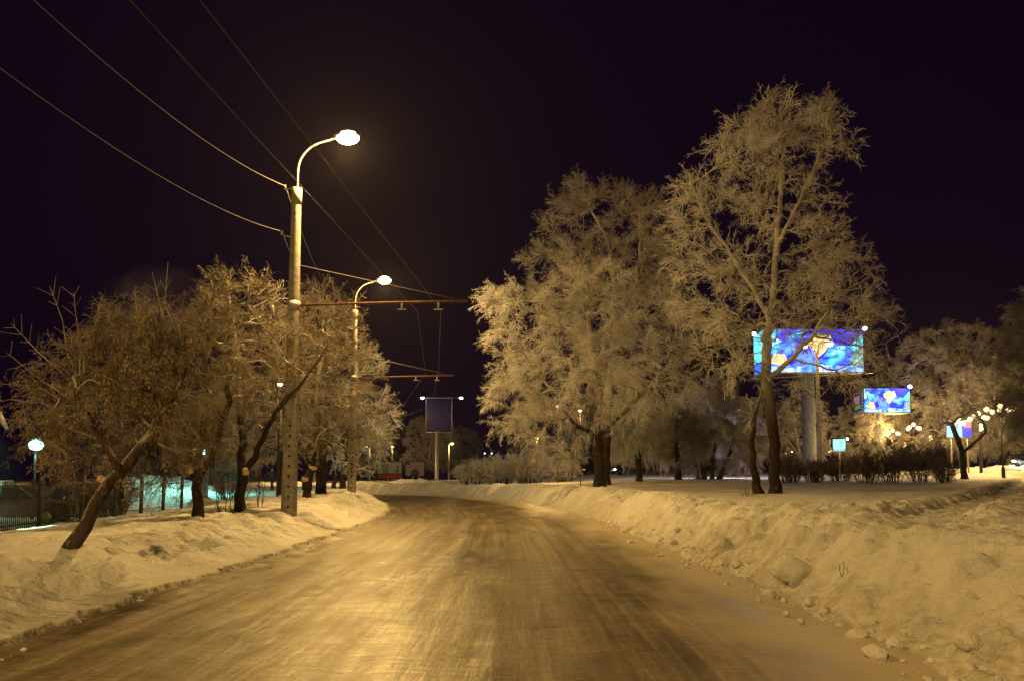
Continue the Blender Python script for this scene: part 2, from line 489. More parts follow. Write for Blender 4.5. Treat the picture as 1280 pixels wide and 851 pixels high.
def road_coords(x, y):
    """signed offset from the centreline (right positive) and distance along it"""
    x = np.asarray(x, float).ravel(); y = np.asarray(y, float).ravel()
    s = np.empty_like(x); u = np.empty_like(x)
    for i in range(0, len(x), 20000):
        X, Y = x[i:i + 20000, None], y[i:i + 20000, None]
        d2 = (X - LINE[None, :, 0]) ** 2 + (Y - LINE[None, :, 1]) ** 2
        k = np.argmin(d2, 1)
        dx, dy = X[:, 0] - LINE[k, 0], Y[:, 0] - LINE[k, 1]
        along = dx * LT[k, 0] + dy * LT[k, 1]
        off = dx * LT[k, 1] - dy * LT[k, 0]
        far = np.sqrt(d2[np.arange(len(k)), k])
        s[i:i + 20000] = np.where(np.abs(along) > 3, np.sign(off) * far, off)
        u[i:i + 20000] = LU[k] + np.clip(along, -3, 3)
    return s, u


PATH = resample(np.array([(4.6, 10.2), (6.2, 12.6), (9.2, 17.5), (14, 24.5), (24, 39), (40, 62), (60, 90)], float), 0.5)


def polydist(x, y, P):
    out = np.empty_like(x)
    for i in range(0, len(x), 30000):
        d2 = (x[i:i + 30000, None] - P[None, :, 0]) ** 2 + (y[i:i + 30000, None] - P[None, :, 1]) ** 2
        out[i:i + 30000] = np.sqrt(d2.min(1))
    return out


def height(x, y, full=False):
    x = np.atleast_1d(np.asarray(x, float)).ravel(); y = np.atleast_1d(np.asarray(y, float)).ravel()
    s, u = road_coords(x, y)
    # ---- left bank and park
    t = -s - HALF
    w1 = fbm(x * 0.8, y * 0.8, 1, 4); w2 = fbm(x * 2.6, y * 2.6, 5, 4); w3 = fbm(x * 0.25, y * 0.25, 9, 3)
    te = t + 0.10 * w2 + 0.10 * w1
    crest = 0.56 + 0.30 * ss(14, 44, u)
    hl = 0.10 * ss(0.26, 0.36, te) + (crest - 0.10) * ss(0.42, 2.3, t + 0.25 * w1) ** 0.9
    hl = hl - (crest + 0.12) * ss(3.0, 13, t) - 0.15 * ss(13, 40, t)
    gouge = np.maximum(0, fbm(x * 1.5 + y * 0.6, y * 0.9, 21, 4)) ** 1.5
    band = ss(0.5, 1.3, t) * (1 - ss(3.0, 5.5, t))
    hl = hl + band * (0.085 * w1 + 0.045 * w2 - 0.16 * gouge) + ss(3, 6, t) * (0.055 * w1 + 0.02 * w2) * (1 - 0.5 * ss(20, 60, t))
    hl = hl + 1.75 * np.exp(-(((x + 25.5) / 5.5) ** 2 + ((y - 57) / 5.0) ** 2)) * (1 + 0.12 * w2)
    hl = hl + 0.6 * np.exp(-(((x + 20.5) / 3.0) ** 2 + ((y - 51.0) / 3.0) ** 2))
    # ---- right bank and field
    t2 = s - HALF
    crest2 = 0.98 + 0.12 * ss(15, 40, u) + 0.10 * w3 + 0.09 * w1
    rise = ss(0.05, 1.85, t2 + 0.20 * w1 + 0.05 * w2) ** 0.85
    slope = ss(-6, 14, x)
    fieldz = 0.92 + slope * (0.021 * np.clip(y - 38, 0, 30) + 0.011 * np.clip(y - 68, 0, 140)) + 0.03 * w3
    mix = ss(2.0, 4.2, t2)
    hr = rise * crest2 * (1 - mix) + fieldz * mix
    near = 1 - ss(30, 70, u)
    gouge2 = np.maximum(0, fbm(x * 1.1 - y * 0.5, y * 0.8, 33, 4)) ** 1.4
    bnd = ss(0.1, 0.7, t2) * (1 - ss(2.6, 4.5, t2))
    hr = hr + bnd * (0.026 * w2 - 0.12 * gouge2 - 0.05 * np.abs(fbm(x * 2.3 + y, y * 1.9 - x * 0.4, 71, 4)) * near + 0.026 * fbm(x * 6, y * 6, 41, 4) * (0.35 + 0.65 * near)) + mix * (0.012 * w2 + 0.02 * w1)
    for (ax, ay), (bx, by), amp, wd in (((3.75, 14.6), (5.25, 12.3), 0.20, 0.16), ((4.1, 15.2), (5.3, 13.1), -0.24, 0.22), ((3.9, 10.9), (5.6, 9.6), -0.13, 0.15), ((4.2, 8.2), (5.6, 7.6), -0.13, 0.14), ((3.5, 21.5), (4.6, 19.5), -0.16, 0.16), ((2.9, 28.5), (4.0, 26), -0.18, 0.2)):
        vx, vy = bx - ax, by - ay
        k = np.clip(((x - ax) * vx + (y - ay) * vy) / (vx * vx + vy * vy), 0, 1)
        dd = np.hypot(x - ax - k * vx + 0.10 * w2, y - ay - k * vy + 0.10 * w1)
        hr = hr + amp * np.exp(-(dd / wd) ** 2) * ss(0.15, 0.6, t2)
    pd = polydist(x, y, PATH)
    wob = pd + 0.25 * w2
    hr = hr + ss(-5, 8, x) * mix * (-0.16 * (1 - ss(0.5, 1.0, wob)) * (1 + 0.4 * w2) + 0.06 * np.exp(-((wob - 1.35) / 0.4) ** 2) * (1 + w2))
    rough = (1 - ss(3, 9, pd)) * ss(0, 1.0, pd) * mix
    hr = hr + rough * 0.028 * np.maximum(0, fbm(x * 3, y * 3, 51, 3))
    # roadside mound before the far street on the right
    hr = hr + 1.05 * np.exp(-(((x - 56) / 16) ** 2 + ((y - 84) / 9) ** 2)) * (1 + 0.22 * w1 + 0.1 * w2) * (x > 20)
    hr = hr + 0.5 * np.exp(-(((x - 20) / 40) ** 2 + ((y - 150) / 14) ** 2))
    # ploughed heaps outside the bend
    hr = hr + 0.45 * np.exp(-(((x + 11) / 3.5) ** 2 + ((y - 90) / 3.5) ** 2)) * (1 + 0.4 * w1)
    z = np.where(s < 0, hl, hr)
    on = 1 - ss(HALF - 0.12, HALF + 0.12, np.abs(s))
    z = z * (1 - on) - 0.07 * on
    if full:
        edge = np.where(s < 0, np.exp(-((te - 0.30) / 0.07) ** 2), 0.0)
        return z, np.where(s < 0, t + 0.4, t2), edge
    return z


def gz(x, y):
    return float(height([x], [y])[0])


def build_ground():
    ys = list(np.arange(-14, 2.5, 0.5)); y = 2.5
    while y < 620:
        ys.append(y)
        y += 0.036 if y < 13 else 0.036 + (y - 13) * 0.0042 if y < 90 else (y - 13) * 0.011
    ys = np.array(ys)
    tn = np.linspace(-1.28, 1.28, 860)
    Y = np.repeat(ys[:, None], len(tn), 1)
    X = (np.maximum(ys, 3.0) + 3.5)[:, None] * tn[None]
    z, tt, edge = height(X, Y, True)
    nr, nc = X.shape
    idx = np.arange(nr * nc).reshape(nr, nc)
    q = np.stack((idx[:-1, :-1], idx[:-1, 1:], idx[1:, 1:], idx[1:, :-1]), -1).reshape(-1, 4)
    uv = np.stack((np.clip(tt, -2, 50), edge), 1)
    o = link('snow_ground', mesh_np('snow_ground', np.stack((X.ravel(), Y.ravel(), z), 1), q, None, M['snow'], True, uv))
    tag(o, None, None, None, 'structure')


def build_road():
    us = []; u = -12.0
    while u < 190:
        us.append(u); u += 0.07 if 2 < u < 16 else 0.07 + abs(u - 9) * 0.006
    us = np.array(us); sv = np.linspace(-HALF - 0.42, HALF + 0.25, 110)
    px = np.interp(us, LU, LINE[:, 0]); py = np.interp(us, LU, LINE[:, 1])
    tx = np.interp(us, LU, LT[:, 0]); ty = np.interp(us, LU, LT[:, 1])
    X = px[:, None] + ty[:, None] * sv[None]; Y = py[:, None] - tx[:, None] * sv[None]
    S = np.repeat(sv[None], len(us), 0); U = np.repeat(us[:, None], len(sv), 1)
    z = 0.016 * fbm(S * 1.6, U * 0.10, 61, 4) + 0.008 * fbm(S * 2.0, U * 3.5, 63, 3)
    for c in (-2.6, -0.9, 0.9, 2.6):
        z = z - 0.012 * np.exp(-((S - c + 0.15 * np.sin(U * 0.11 + c)) / 0.28) ** 2)
    z = z + 0.05 * ss(3.3, 4.2, np.abs(S)) * (0.6 + 0.6 * fbm(S * 2, U * 1.4, 67, 3))
    nr, nc = X.shape
    idx = np.arange(nr * nc).reshape(nr, nc)
    q = np.stack((idx[:-1, :-1], idx[:-1, 1:], idx[1:, 1:], idx[1:, :-1]), -1).reshape(-1, 4)
    o = link('road', mesh_np('road', np.stack((X.ravel(), Y.ravel(), z.ravel()), 1), q, None, M['road'], True, np.stack((S.ravel(), U.ravel()), 1)))
    tag(o, None, None, None, 'structure')


build_ground()
build_road()

# ------------------------------------------------------------------ lamps
def point(name, loc, power, color, parent=None, radius=0.12, spot=None, aim=None):
    ld = bpy.data.lights.new(name, 'SPOT' if spot else 'POINT')
    ld.energy = power; ld.color = color; ld.shadow_soft_size = radius
    if spot: ld.spot_size = spot; ld.spot_blend = 0.6
    o = bpy.data.objects.new(name, ld); COL.objects.link(o)
    if parent is not None: o.parent = parent
    o.location = loc
    if aim is not None:
        o.rotation_euler = Vector(aim).to_track_quat('-Z', 'Y').to_euler()
    return o


def street_pole(loc, label, h=9.8, power=LAMP_W, arm=5.3, arm_z=6.25, stay=True, lean=0.0):
    g = 'concrete lamp poles along the left kerb'
    root = empty('street_lamp', loc, label, 'street lamp', g)
    p = Geo().lathe([(0.0, -0.5), (0.235, -0.5), (0.235, 0), (0.145, h - 0.55), (0.145, h - 0.5), (0.165, h - 0.5), (0.165, h), (0.0, h)], (0, 0, 0), 20).build('pole', M['concrete'], root, True)
    for k in range(9):
        z = 0.22 + 0.30 * k; r = 0.235 - 0.09 * z / h
        a = R(-82)
        Geo().ball((r * math.cos(a), r * math.sin(a), z), (0.034, 0.028, 0.045), 8, 6).build('step_hole', M['hole'], p, True)
    # curved lamp bracket
    pts = [(0.02, 0, h - 0.3), (0.02, 0, h + 0.55)]
    for a in np.linspace(0, 80, 10): pts.append((0.02 + 1.02 * (1 - math.cos(R(a))), 0, h + 0.55 + 0.98 * math.sin(R(a))))
    pts.append((1.2, 0, h + 1.62))
    Geo().tube(resample(pts, 0.12), 0.034, 10).build('lamp_bracket', M['steel'], root, True)
    head = Geo().ball((1.52, 0, h + 1.69), (0.43, 0.16, 0.10), 18, 10).tube([(1.1, 0, h + 1.6), (1.35, 0, h + 1.66)], 0.05, 10).build('lamp_head', M['steel'], root, True)
    Geo().ball((1.55, 0, h + 1.62), (0.36, 0.19, 0.22), 18, 10).build('lamp_bowl', M['bowl'], head, True)
    point('lamp_light', (1.58, 0, h + 1.33), power, SODIUM, root, 0.14)
    if arm:
        e = Geo()
        e.tube([(0.1, 0, arm_z), (arm * 0.5, 0, arm_z + 0.08), (arm, 0, arm_z + 0.13)], 0.04, 8)
        e.build('trolley_arm', M['rust'], root, True)
        Geo().tube([(0.0, 0, arm_z + 0.12), (0.0, 0, arm_z - 0.12)], 0.235 - 0.09 * arm_z / h + 0.015, 14).build('arm_clamp', M['steel'], root, True)
        st = [(0.12, 0, arm_z + 1.25), (arm * 0.92, 0, arm_z + 0.20)]
        Geo().tube(st, 0.013, 5).build('stay_wire', M['wire'], root)
        for x in (arm * 0.62, arm * 0.83):
            ins = Geo()
            ins.tube([(x, 0, arm_z + 0.1), (x, 0, arm_z - 0.12)], 0.03, 8)
            ins.tube([(x - 0.14, 0, arm_z - 0.12), (x + 0.14, 0, arm_z - 0.12)], 0.022, 6)
            ins.build('wire_hanger', M['ceramic'], root)
    for a, c in (((-0.35, 0, h - 0.02), (0.0, 0, h + 0.03)), ((-0.42, 0, h - 1.45), (-0.1, 0, h - 1.55))):
        br = Geo().tube([a, c], 0.02, 6).build('cable_bracket', M['steel'], root)
        Geo().tube([a, (a[0], 0, a[2] + 0.12)], 0.04, 8).build('insulator', M['ceramic'], br, True)
    return root


P1 = at(361, 643, 24.0); P1[2] = gz(P1[0], P1[1])
P2 = at(439.5, 620, 42.0); P2[2] = gz(P2[0], P2[1])
P0 = np.array((-7.0, -6.0, 0.55))
POLE1 = street_pole(P1, 'nearest tall concrete lamp pole with dark step holes up its shaft', h=at(371, 236, 24)[2] - P1[2], arm_z=at(372, 382, 24)[2] - P1[2], power=LAMP_W * 1.2)
POLE2 = street_pole(P2, 'second concrete lamp pole down the road, standing where the bend begins', h=at(438, 388, 42)[2] - P2[2], arm_z=at(450, 472, 42)[2] - P2[2], power=LAMP_W * 0.9)
POLE0 = street_pole(P0, 'unseen concrete lamp pole of the row, added behind the camera to light the near road', h=9.8, arm=4.2, arm_z=6.1, power=LAMP_W * 1.6)  # out of view, same row; added because the near road needs its light
# scrawled mark on the second pole
gm = Geo()
for k, (z, a, w_) in enumerate([(1.55, 0, 0.10), (1.35, 4, 0.12), (1.15, -3, 0.07), (0.95, 3, 0.10), (0.75, 0, 0.05)]):
    r = 0.235 - 0.09 * z / 9.8 + 0.004
    aa = R(-88 + a * 3)
    for j in range(10):
        ph = j / 10 * 2 * math.pi; ph2 = (j + 1) / 10 * 2 * math.pi
        q0 = (r * math.cos(aa + w_ * 3 * math.cos(ph)), r * math.sin(aa + w_ * 3 * math.cos(ph)), z + 0.09 * math.sin(ph))
        q1 = (r * math.cos(aa + w_ * 3 * math.cos(ph2)), r * math.sin(aa + w_ * 3 * math.cos(ph2)), z + 0.09 * math.sin(ph2))
        gm.tube([q0, q1], 0.014, 5)
gm.build('painted_scrawl', M['hole'], POLE2)


def cable(name, pts, r, label, cat, group, mat):
    o = Geo().tube(np.array(pts), r, 5).build(name, mat, None, True)
    return tag(o, label, cat, group)


def sagged(a, b, sag, n=24):
    a, b = np.asarray(a, float), np.asarray(b, float)
    t = np.linspace(0, 1, n)[:, None]
    p = a + (b - a) * t
    p[:, 2] -= (4 * sag * t * (1 - t))[:, 0]
    return p


h1, h2, h0 = at(371, 236, 24)[2], at(438, 388, 42)[2], P0[2] + 9.8
GC = 'supply cables slung from pole to pole'
T0, T1, T2 = np.array((P0[0] - .35, P0[1], h0 + .08)), np.array((P1[0] - .35, P1[1], h1 + .08)), np.array((P2[0] - .35, P2[1], h2 + .08))
L0, L1, L2 = np.array((P0[0] - .42, P0[1], h0 - 1.35)), np.array((P1[0] - .42, P1[1], h1 - 1.35)), np.array((P2[0] - .42, P2[1], h2 - 1.35))
cable('power_cable', sagged(T0, T1, 1.85, 40), 0.0075, 'upper frosted cable running overhead to the top of the nearest pole', 'cable', GC, M['wire'])
cable('power_cable', sagged(L0, L1, 1.75, 40), 0.0075, 'lower frosted cable running overhead to the left side of the nearest pole', 'cable', GC, M['wire'])
cable('power_cable', sagged(T1, T2, 0.9), 0.0075, 'upper cable dipping from the nearest pole top to the second pole', 'cable', GC, M['wire'])
cable('power_cable', sagged(L1, L2, 0.9), 0.0075, 'lower cable dipping behind branches between the two near poles', 'cable', GC, M['wire'])
GT = 'trolleybus contact wires over the road'
far_l = [at(522, 390, 24), at(532, 466, 42), at(505, 505, 62), at(455, 534, 84)]
far_r = [at(551, 388, 24), at(548, 467, 42), at(540, 505, 64), at(470, 536, 88)]
wl = [np.array((-4.7, -14, 6.75)), np.array((-4.45, -2, 6.6)), at(162, 0, 8.4), at(320, 172, 11.8)] + far_l
wr = [np.array((-3.9, -14, 6.75)), np.array((-3.75, -2, 6.6)), at(250, 0, 8.4), at(396, 188, 12.6)] + far_r
cable('trolley_wire', resample(np.array(wl), 0.5), 0.0095, 'left one of the two thin trolley wires crossing the sky above the road', 'wire', GT, M['wire_dark'])
cable('trolley_wire', resample(np.array(wr), 0.5), 0.0095, 'right one of the two thin trolley wires passing beside the nearest lamp', 'wire', GT, M['wire_dark'])


def small_lamp(px, py, d, label, group, power=0.0, color=SODIUM, mat='bulb_small', head=0.22, pole_r=0.09, side=0.0, gname='street_lamp', arm=0.0):
    p = at(px, py, d)
    bx, by = p[0] + side, p[1]
    z0 = gz(bx, by)
    root = empty(gname, (bx, by, z0), label, 'street lamp', group)
    hgt = p[2] - z0
    post = Geo().lathe([(0, -0.4), (pole_r, -0.4), (pole_r * 0.65, hgt - 0.15), (0, hgt - 0.15)], (0, 0, 0), 10)
    if side: post.tube([(0, 0, hgt - 0.3), (-side * 0.5, 0, hgt + 0.12), (-side, 0, hgt + 0.1)], pole_r * 0.5, 8)
    if arm: post.tube([(0, 0, hgt - 1.9), (arm, 0, hgt - 1.8)], pole_r * 0.4, 6)
    post.build('post', M['dark' if pole_r < 0.08 else 'concrete'], root, True)
    hs = 0.6 if mat == 'bulb_mercury' else 1.25
    Geo().ball((-side, 0, hgt + head * (0.95 if hs < 1 else 0.55)), (head * hs, head * hs * 0.9, head * (0.25 if hs < 1 else 0.5)), 12, 7).build('lamp_hood', M['steel'], root, True)
    Geo().ball((-side, 0, hgt), (head, head, head * 0.75), 10, 6).build('lamp_bulb', M[mat], root, True)
    if power: point('lamp_light', (-side, 0, hgt - head - 0.05), power, color, root, 0.15)
    return root


GF = 'far street lamps beyond the bend'
small_lamp(458, 557, 150, 'far orange lamp on a slim post, leftmost beyond the bend', GF, 1300, SODIUM, 'bowl', 0.30, 0.16, 0.7, arm=5)
small_lamp(490.5, 558, 170, 'far orange lamp above the roof of the white and red billboard', GF, 700, SODIUM, 'bowl', 0.22, 0.14, 0.0)
small_lamp(565, 554, 150, 'far orange lamp on a lit post right of the tall blue panel', GF, 1300, SODIUM, 'bowl', 0.28, 0.16, -0.6)
GP = 'park lamps glowing among the trees'
small_lamp(725, 513, 47, 'yellow park lamp shining through the big rimed tree', GP, 250, SODIUM_DEEP, 'bowl', 0.10, 0.03)
small_lamp(671, 547, 64, 'small yellow lamp low at the left edge of the big tree', GP, 700, SODIUM, 'bulb_small', 0.13, 0.03)
small_lamp(697, 507, 64, 'yellow lamp half hidden by twigs in the big tree crown', GP, 700, SODIUM, 'bulb_small', 0.13, 0.03)
small_lamp(350, 480, 40, 'yellow lamp peeping out left of the nearest concrete pole', GP, 0, SODIUM, 'bulb_small', 0.13, 0.06)
small_lamp(395, 508, 86, 'left one of two yellow lamps between the concrete poles', GP, LAMP_W, SODIUM, 'bowl', 0.20, 0.12)
small_lamp(409, 506, 92, 'right one of two yellow lamps between the concrete poles', GP, LAMP_W, SODIUM, 'bowl', 0.20, 0.12)
small_lamp(902, 533, 71, 'tiny white lamp glinting inside the domed willow', GP, 1500, (0.80, 0.72, 1.0), 'bulb_white', 0.07, 0.04)
GM = 'green white mercury lamps in the yard'
small_lamp(45, 556, 34, 'bright green white lamp above the parked cars behind the fence', GM, 60, MERCURY, 'bulb_mercury', 0.30, 0.07)
small_lamp(249, 564, 52, 'round green white lamp over the snow heap by the pillar', GM, 1500, MERCURY, 'bulb_mercury', 0.42, 0.07)
# tilted lamp at the left border
e = at(-2, 520, 25)
root = empty('street_lamp', (e[0] - 0.8, e[1], gz(e[0] - .8, e[1])), 'tilted green glowing lamp head cut by the left picture border', 'street lamp', GM)
hh = e[2] - root.location.z
Geo().lathe([(0, -0.4), (0.08, -0.4), (0.055, hh + 0.3), (0, hh + 0.3)], (0, 0, 0), 10).build('post', M['steel'], root, True)
Geo().tube([(0, 0, hh + 0.2), (0.5, 0, hh + 0.25), (0.8, 0, hh + 0.08), (1.1, 0, hh - 0.4)], [0.04, 0.05, 0.11, 0.05], 10).build('lamp_head', M['steel'], root, True)
Geo().ball((0.76, -0.06, hh - 0.04), (0.12, 0.12, 0.12), 12, 8).build('lamp_bulb', glow('green_lamp_glass', (0.3, 1.0, 0.35), 3.0), root, True)
point('lamp_light', (0.75, -0.2, hh - 0.25), 8000, (0.36, 1.0, 0.62), root, 0.12, R(56), (0.35, -0.62, -0.85))
# globe chandeliers along the far street on the right
GG = 'globe chandelier lamps along the far right street'
CH = [(1250, 511, 6, 1.05, 'largest globe lamp cluster, near the right border above the snow mound'),
      (1223, 521, 5, 0.85, 'globe lamp cluster second from the right border'),
      (1198, 527, 6, 1.0, 'globe lamp cluster shining over the small cyan and blue banner'),
      (1226, 535, 3, 0.5, 'small dim globe cluster just under the second cluster from right'),
      (1142, 534, 5, 0.75, 'globe lamp cluster right below the smaller blue billboard edge'),
      (1116, 541, 5, 0.85, 'globe lamp cluster just right of the small billboard column'),
      (1163, 548, 3, 0.6, 'small globe cluster above the right end of the brown hedge'),
      (1089, 551, 3, 0.6, 'small globe cluster left of the small billboard column'),
      (1131, 556, 3, 0.6, 'faint globe cluster low above the middle of the brown hedge'),
      (1038, 563, 3, 0.9, 'faint globe lamps at the left edge of the cyan light box'),
      (1023, 566, 4, 1.2, 'faint globe lamps between the big billboard column and wooden pole'),
      (990, 566, 5, 1.8, 'faint row of globe lamps left of the big billboard column')]
for px, py, n, sp, lab in CH:
    d = 5900.0 / (597 - py)
    p = at(px, py, d); z0 = gz(p[0], p[1])
    root = empty('globe_lamp', (p[0], p[1], z0), lab, 'street lamp', GG)
    hg = p[2] - z0
    post = Geo().lathe([(0, -0.4), (0.16, -0.4), (0.14, 0.8), (0.07, 1.0), (0.05, hg - 0.2), (0, hg - 0.2)], (0, 0, 0), 10)
    gs = [(0, 0, hg + 0.35)]
    for k in range(n - 1):
        a = 2 * math.pi * (k + 0.3) / (n - 1)
        gs.append((sp * math.cos(a), sp * math.sin(a), hg - 0.12 * (k % 2)))
    for g_ in gs: post.tube([(0, 0, hg - 0.6), (g_[0] * .6, g_[1] * .6, hg - 0.55), (g_[0], g_[1], g_[2] - 0.2)], 0.03, 6)
    post.build('post', M['dark'], root, True)
    for g_ in gs:
        Geo().ball(g_, 0.21, 8, 6).build('globe', M['bulb_globe'], root, True)
    if d < 130 and n > 3: point('lamp_light', (0, -0.1, hg + 1.0), 3200, SODIUM, root, 0.3)

# ------------------------------------------------------------------ trees
def norm(v):
    return v / (np.linalg.norm(v, axis=-1, keepdims=True) + 1e-9)


def grow(trunks, blobs, n_targets, clear, rng, r_trunk, up=0.25, step=0.35, wander=0.10):
    """greedy branch growth: every target joins the nearest suitable node. returns branch list (points, radii)"""
    pos, par, ok = [], [], []
    chains = []
    for tp in trunks:
        q = resample(tp, step); ch = []
        q[1:-1] += rng.normal(0, 0.03, q[1:-1].shape) * np.array((1, 1, 0.3))
        for i, p in enumerate(q):
            pos.append(p); par.append(-1 if i == 0 else len(pos) - 2); ok.append(p[2] > clear); ch.append(len(pos) - 1)
        if len(chains):                            # second stems of a fork may start on the first
            d = np.linalg.norm(np.array(pos[:ch[0]]) - q[0], axis=1); k = int(np.argmin(d))
            if d[k] < 0.3: par[ch[0]] = k
        chains.append(ch)
    wts = np.array([b[2] for b in blobs], float); wts /= wts.sum()
    tg = []
    for k in rng.choice(len(blobs), n_targets, p=wts):
        c, r, _ = blobs[k]
        v = norm(rng.normal(0, 1, 3)) * rng.uniform(0.15, 1.0) ** 0.42
        tg.append(np.array(c) + v * np.array(r))
    tg = np.array(tg)
    T0 = np.array(pos)[np.array(ok)]
    if len(T0) == 0: ok = [True] * len(pos); T0 = np.array(pos)
    d = np.array([np.min(np.linalg.norm(T0 - t, axis=1)) for t in tg])
    tg = tg[np.argsort(d)]
    P = np.zeros((200000, 3)); P[:len(pos)] = pos; n = len(pos)
    OK = np.zeros(200000, bool); OK[:n] = ok
    LEN = np.zeros(200000)
    DIR = np.zeros((200000, 3)); DIR[:n] = (0, 0, 1)
    par = list(par)
    for t in tg:
        v = t - P[:n]; dist = np.linalg.norm(v, axis=1)
        cost = dist + 0.22 * LEN[:n] + 0.55 * np.maximum(0, P[:n, 2] + 0.25 * dist - t[2])
        cost = np.where(OK[:n], cost, 1e9)
        k = int(np.argmin(cost)); L = dist[k]
        if L < 0.25 or cost[k] > 1e8: continue
        a = P[k]; c = a + norm(DIR[k]) * 0.28 * L + (t - a) * 0.3 + np.array((0, 0, up * 0.5 * L))
        m = max(3, int(L / step) + 1)
        tt = np.linspace(0, 1, m + 1)[1:, None]
        path = (1 - tt) ** 2 * a + 2 * tt * (1 - tt) * c + tt ** 2 * t
        path[:-1] += rng.normal(0, wander * step, path[:-1].shape)
        ch = [k]
        prev = k
        for p in path:
            P[n] = p; OK[n] = True; LEN[n] = LEN[prev] + np.linalg.norm(p - P[prev]); DIR[n] = p - P[prev]
            par.append(prev); ch.append(n); prev = n; n += 1
        chains.append(ch)
    cnt = np.ones(n) * 0.02
    for ch in chains: cnt[ch[-1]] += 1
    for i in range(n - 1, -1, -1):
        if par[i] >= 0: cnt[par[i]] += cnt[i]
    rad = np.maximum(r_trunk * (cnt / max(cnt[c[0]] for c in chains)) ** 0.5, 0.008)
    for ch in chains[:len(trunks)]:
        if P[ch[0], 2] < clear - 1.0:
            f = np.linspace(0, 1, len(ch))
            rad[ch] = np.maximum(rad[ch], r_trunk * 0.8 * (1 - 0.88 * f))
    return P[:n], rad, chains, len(trunks)


def limb_mesh(P, rad, chains, ntr, sides_big=14, flare=1.35):
    big, slim = Geo(), Geo()
    for i, ch in enumerate(chains):
        pts = P[ch]; r = rad[ch].copy()
        g = slim if i >= ntr and r.max() < 0.075 else big
        if i >= ntr:
            r[0] = min(r[0], r[1] * 1.15)
        else:
            z = pts[:, 2] - pts[0, 2]
            r = r * (1 + (flare - 1) * np.exp(-z / 0.25))
            pts = np.vstack((pts[:1] + np.array((0, 0, -0.4)), pts)); r = np.concatenate((r[:1] * 1.1, r))
        g.tube(pts, r, sides_big if r.max() > 0.09 else 8 if r.max() > 0.03 else 5, caps=True)
    return big, slim


def twigs(P, rad, chains, ntr, rng, n_branchlet, per, sub, L1=(0.5, 1.2), L2=(0.18, 0.45), droop=0.25, upw=0.15, rmax=0.09, r=(0.011, 0.007, 0.005), min_z=-9, outward=0.35, spread=0.7):
    cand, tang = [], []
    for i, ch in enumerate(chains):
        pts = P[ch]; t = np.gradient(pts, axis=0) if len(pts) > 1 else np.zeros_like(pts)
        m = len(ch)
        for k in range(m):
            if rad[ch[k]] < rmax and pts[k, 2] > min_z and k > 0 and (i >= ntr or k > m * 0.3):
                w_ = 1 if k < m * 0.4 else 3
                for _ in range(w_): cand.append(pts[k]); tang.append(t[k])
    cand = np.array(cand); tang = norm(np.array(tang))
    centre = P.mean(0)
    k = rng.integers(0, len(cand), n_branchlet)
    o = cand[k] + rng.normal(0, 0.04, (n_branchlet, 3))
    out = norm(o - centre)
    d = norm(tang[k] * 0.7 + norm(rng.normal(0, 1, o.shape)) * spread + out * outward + np.array((0, 0, upw)))
    L = rng.uniform(*L1, n_branchlet)
    K = 6
    t = np.linspace(0, 1, K)[None, :, None]
    b = o[:, None] + d[:, None] * L[:, None, None] * t + np.array((0, 0, -1.0)) * (droop * L)[:, None, None] * t ** 2
    b[:, 1:] += rng.normal(0, 0.03, b[:, 1:].shape) * L[:, None, None]
    rr = np.linspace(r[0], r[1], K)[None].repeat(n_branchlet, 0)
    V, Q = tubes(b, rr, 3)
    vs, qs, n = [V], [Q], len(V)
    bt = norm(np.gradient(b, axis=1))
    # twigs
    m = n_branchlet * per
    i = np.repeat(np.arange(n_branchlet), per); f = rng.uniform(0.12, 1.0, m) * (K - 1); j = np.minimum(f.astype(int), K - 2); fr = (f - j)[:, None]
    o2 = b[i, j] * (1 - fr) + b[i, j + 1] * fr
    d2 = norm(bt[i, j] * 0.75 + norm(rng.normal(0, 1, (m, 3))) * 0.75)
    Lt = rng.uniform(*L2, m) * (1.15 - 0.5 * f / (K - 1))
    t = np.linspace(0, 1, 3)[None, :, None]
    tw = o2[:, None] + d2[:, None] * Lt[:, None, None] * t + np.array((0, 0, -1.0)) * (droop * Lt)[:, None, None] * t ** 2
    V, Q = tubes(tw, np.linspace(r[1], r[2], 3)[None].repeat(m, 0), 3)
    vs.append(V); qs.append(Q + n); n += len(V)
    if sub:
        m2 = m * sub
        i = np.repeat(np.arange(m), sub); f = rng.uniform(0.25, 1.0, (m2, 1))
        o3 = tw[i, 0] * (1 - f) + tw[i, 2] * f
        d3 = norm(d2[i] * 0.6 + norm(rng.normal(0, 1, (m2, 3))) * 0.8)
        e3 = o3 + d3 * (Lt[i] * rng.uniform(0.3, 0.7, m2))[:, None] + np.array((0, 0, -1.0)) * (droop * 0.3 * Lt[i])[:, None]
        V, Q = tubes(np.stack((o3, e3), 1), np.array([[r[2], r[2] * 0.7]]).repeat(m2, 0), 3)
        vs.append(V); qs.append(Q + n); n += len(V)
    return np.concatenate(vs), np.concatenate(qs), tw


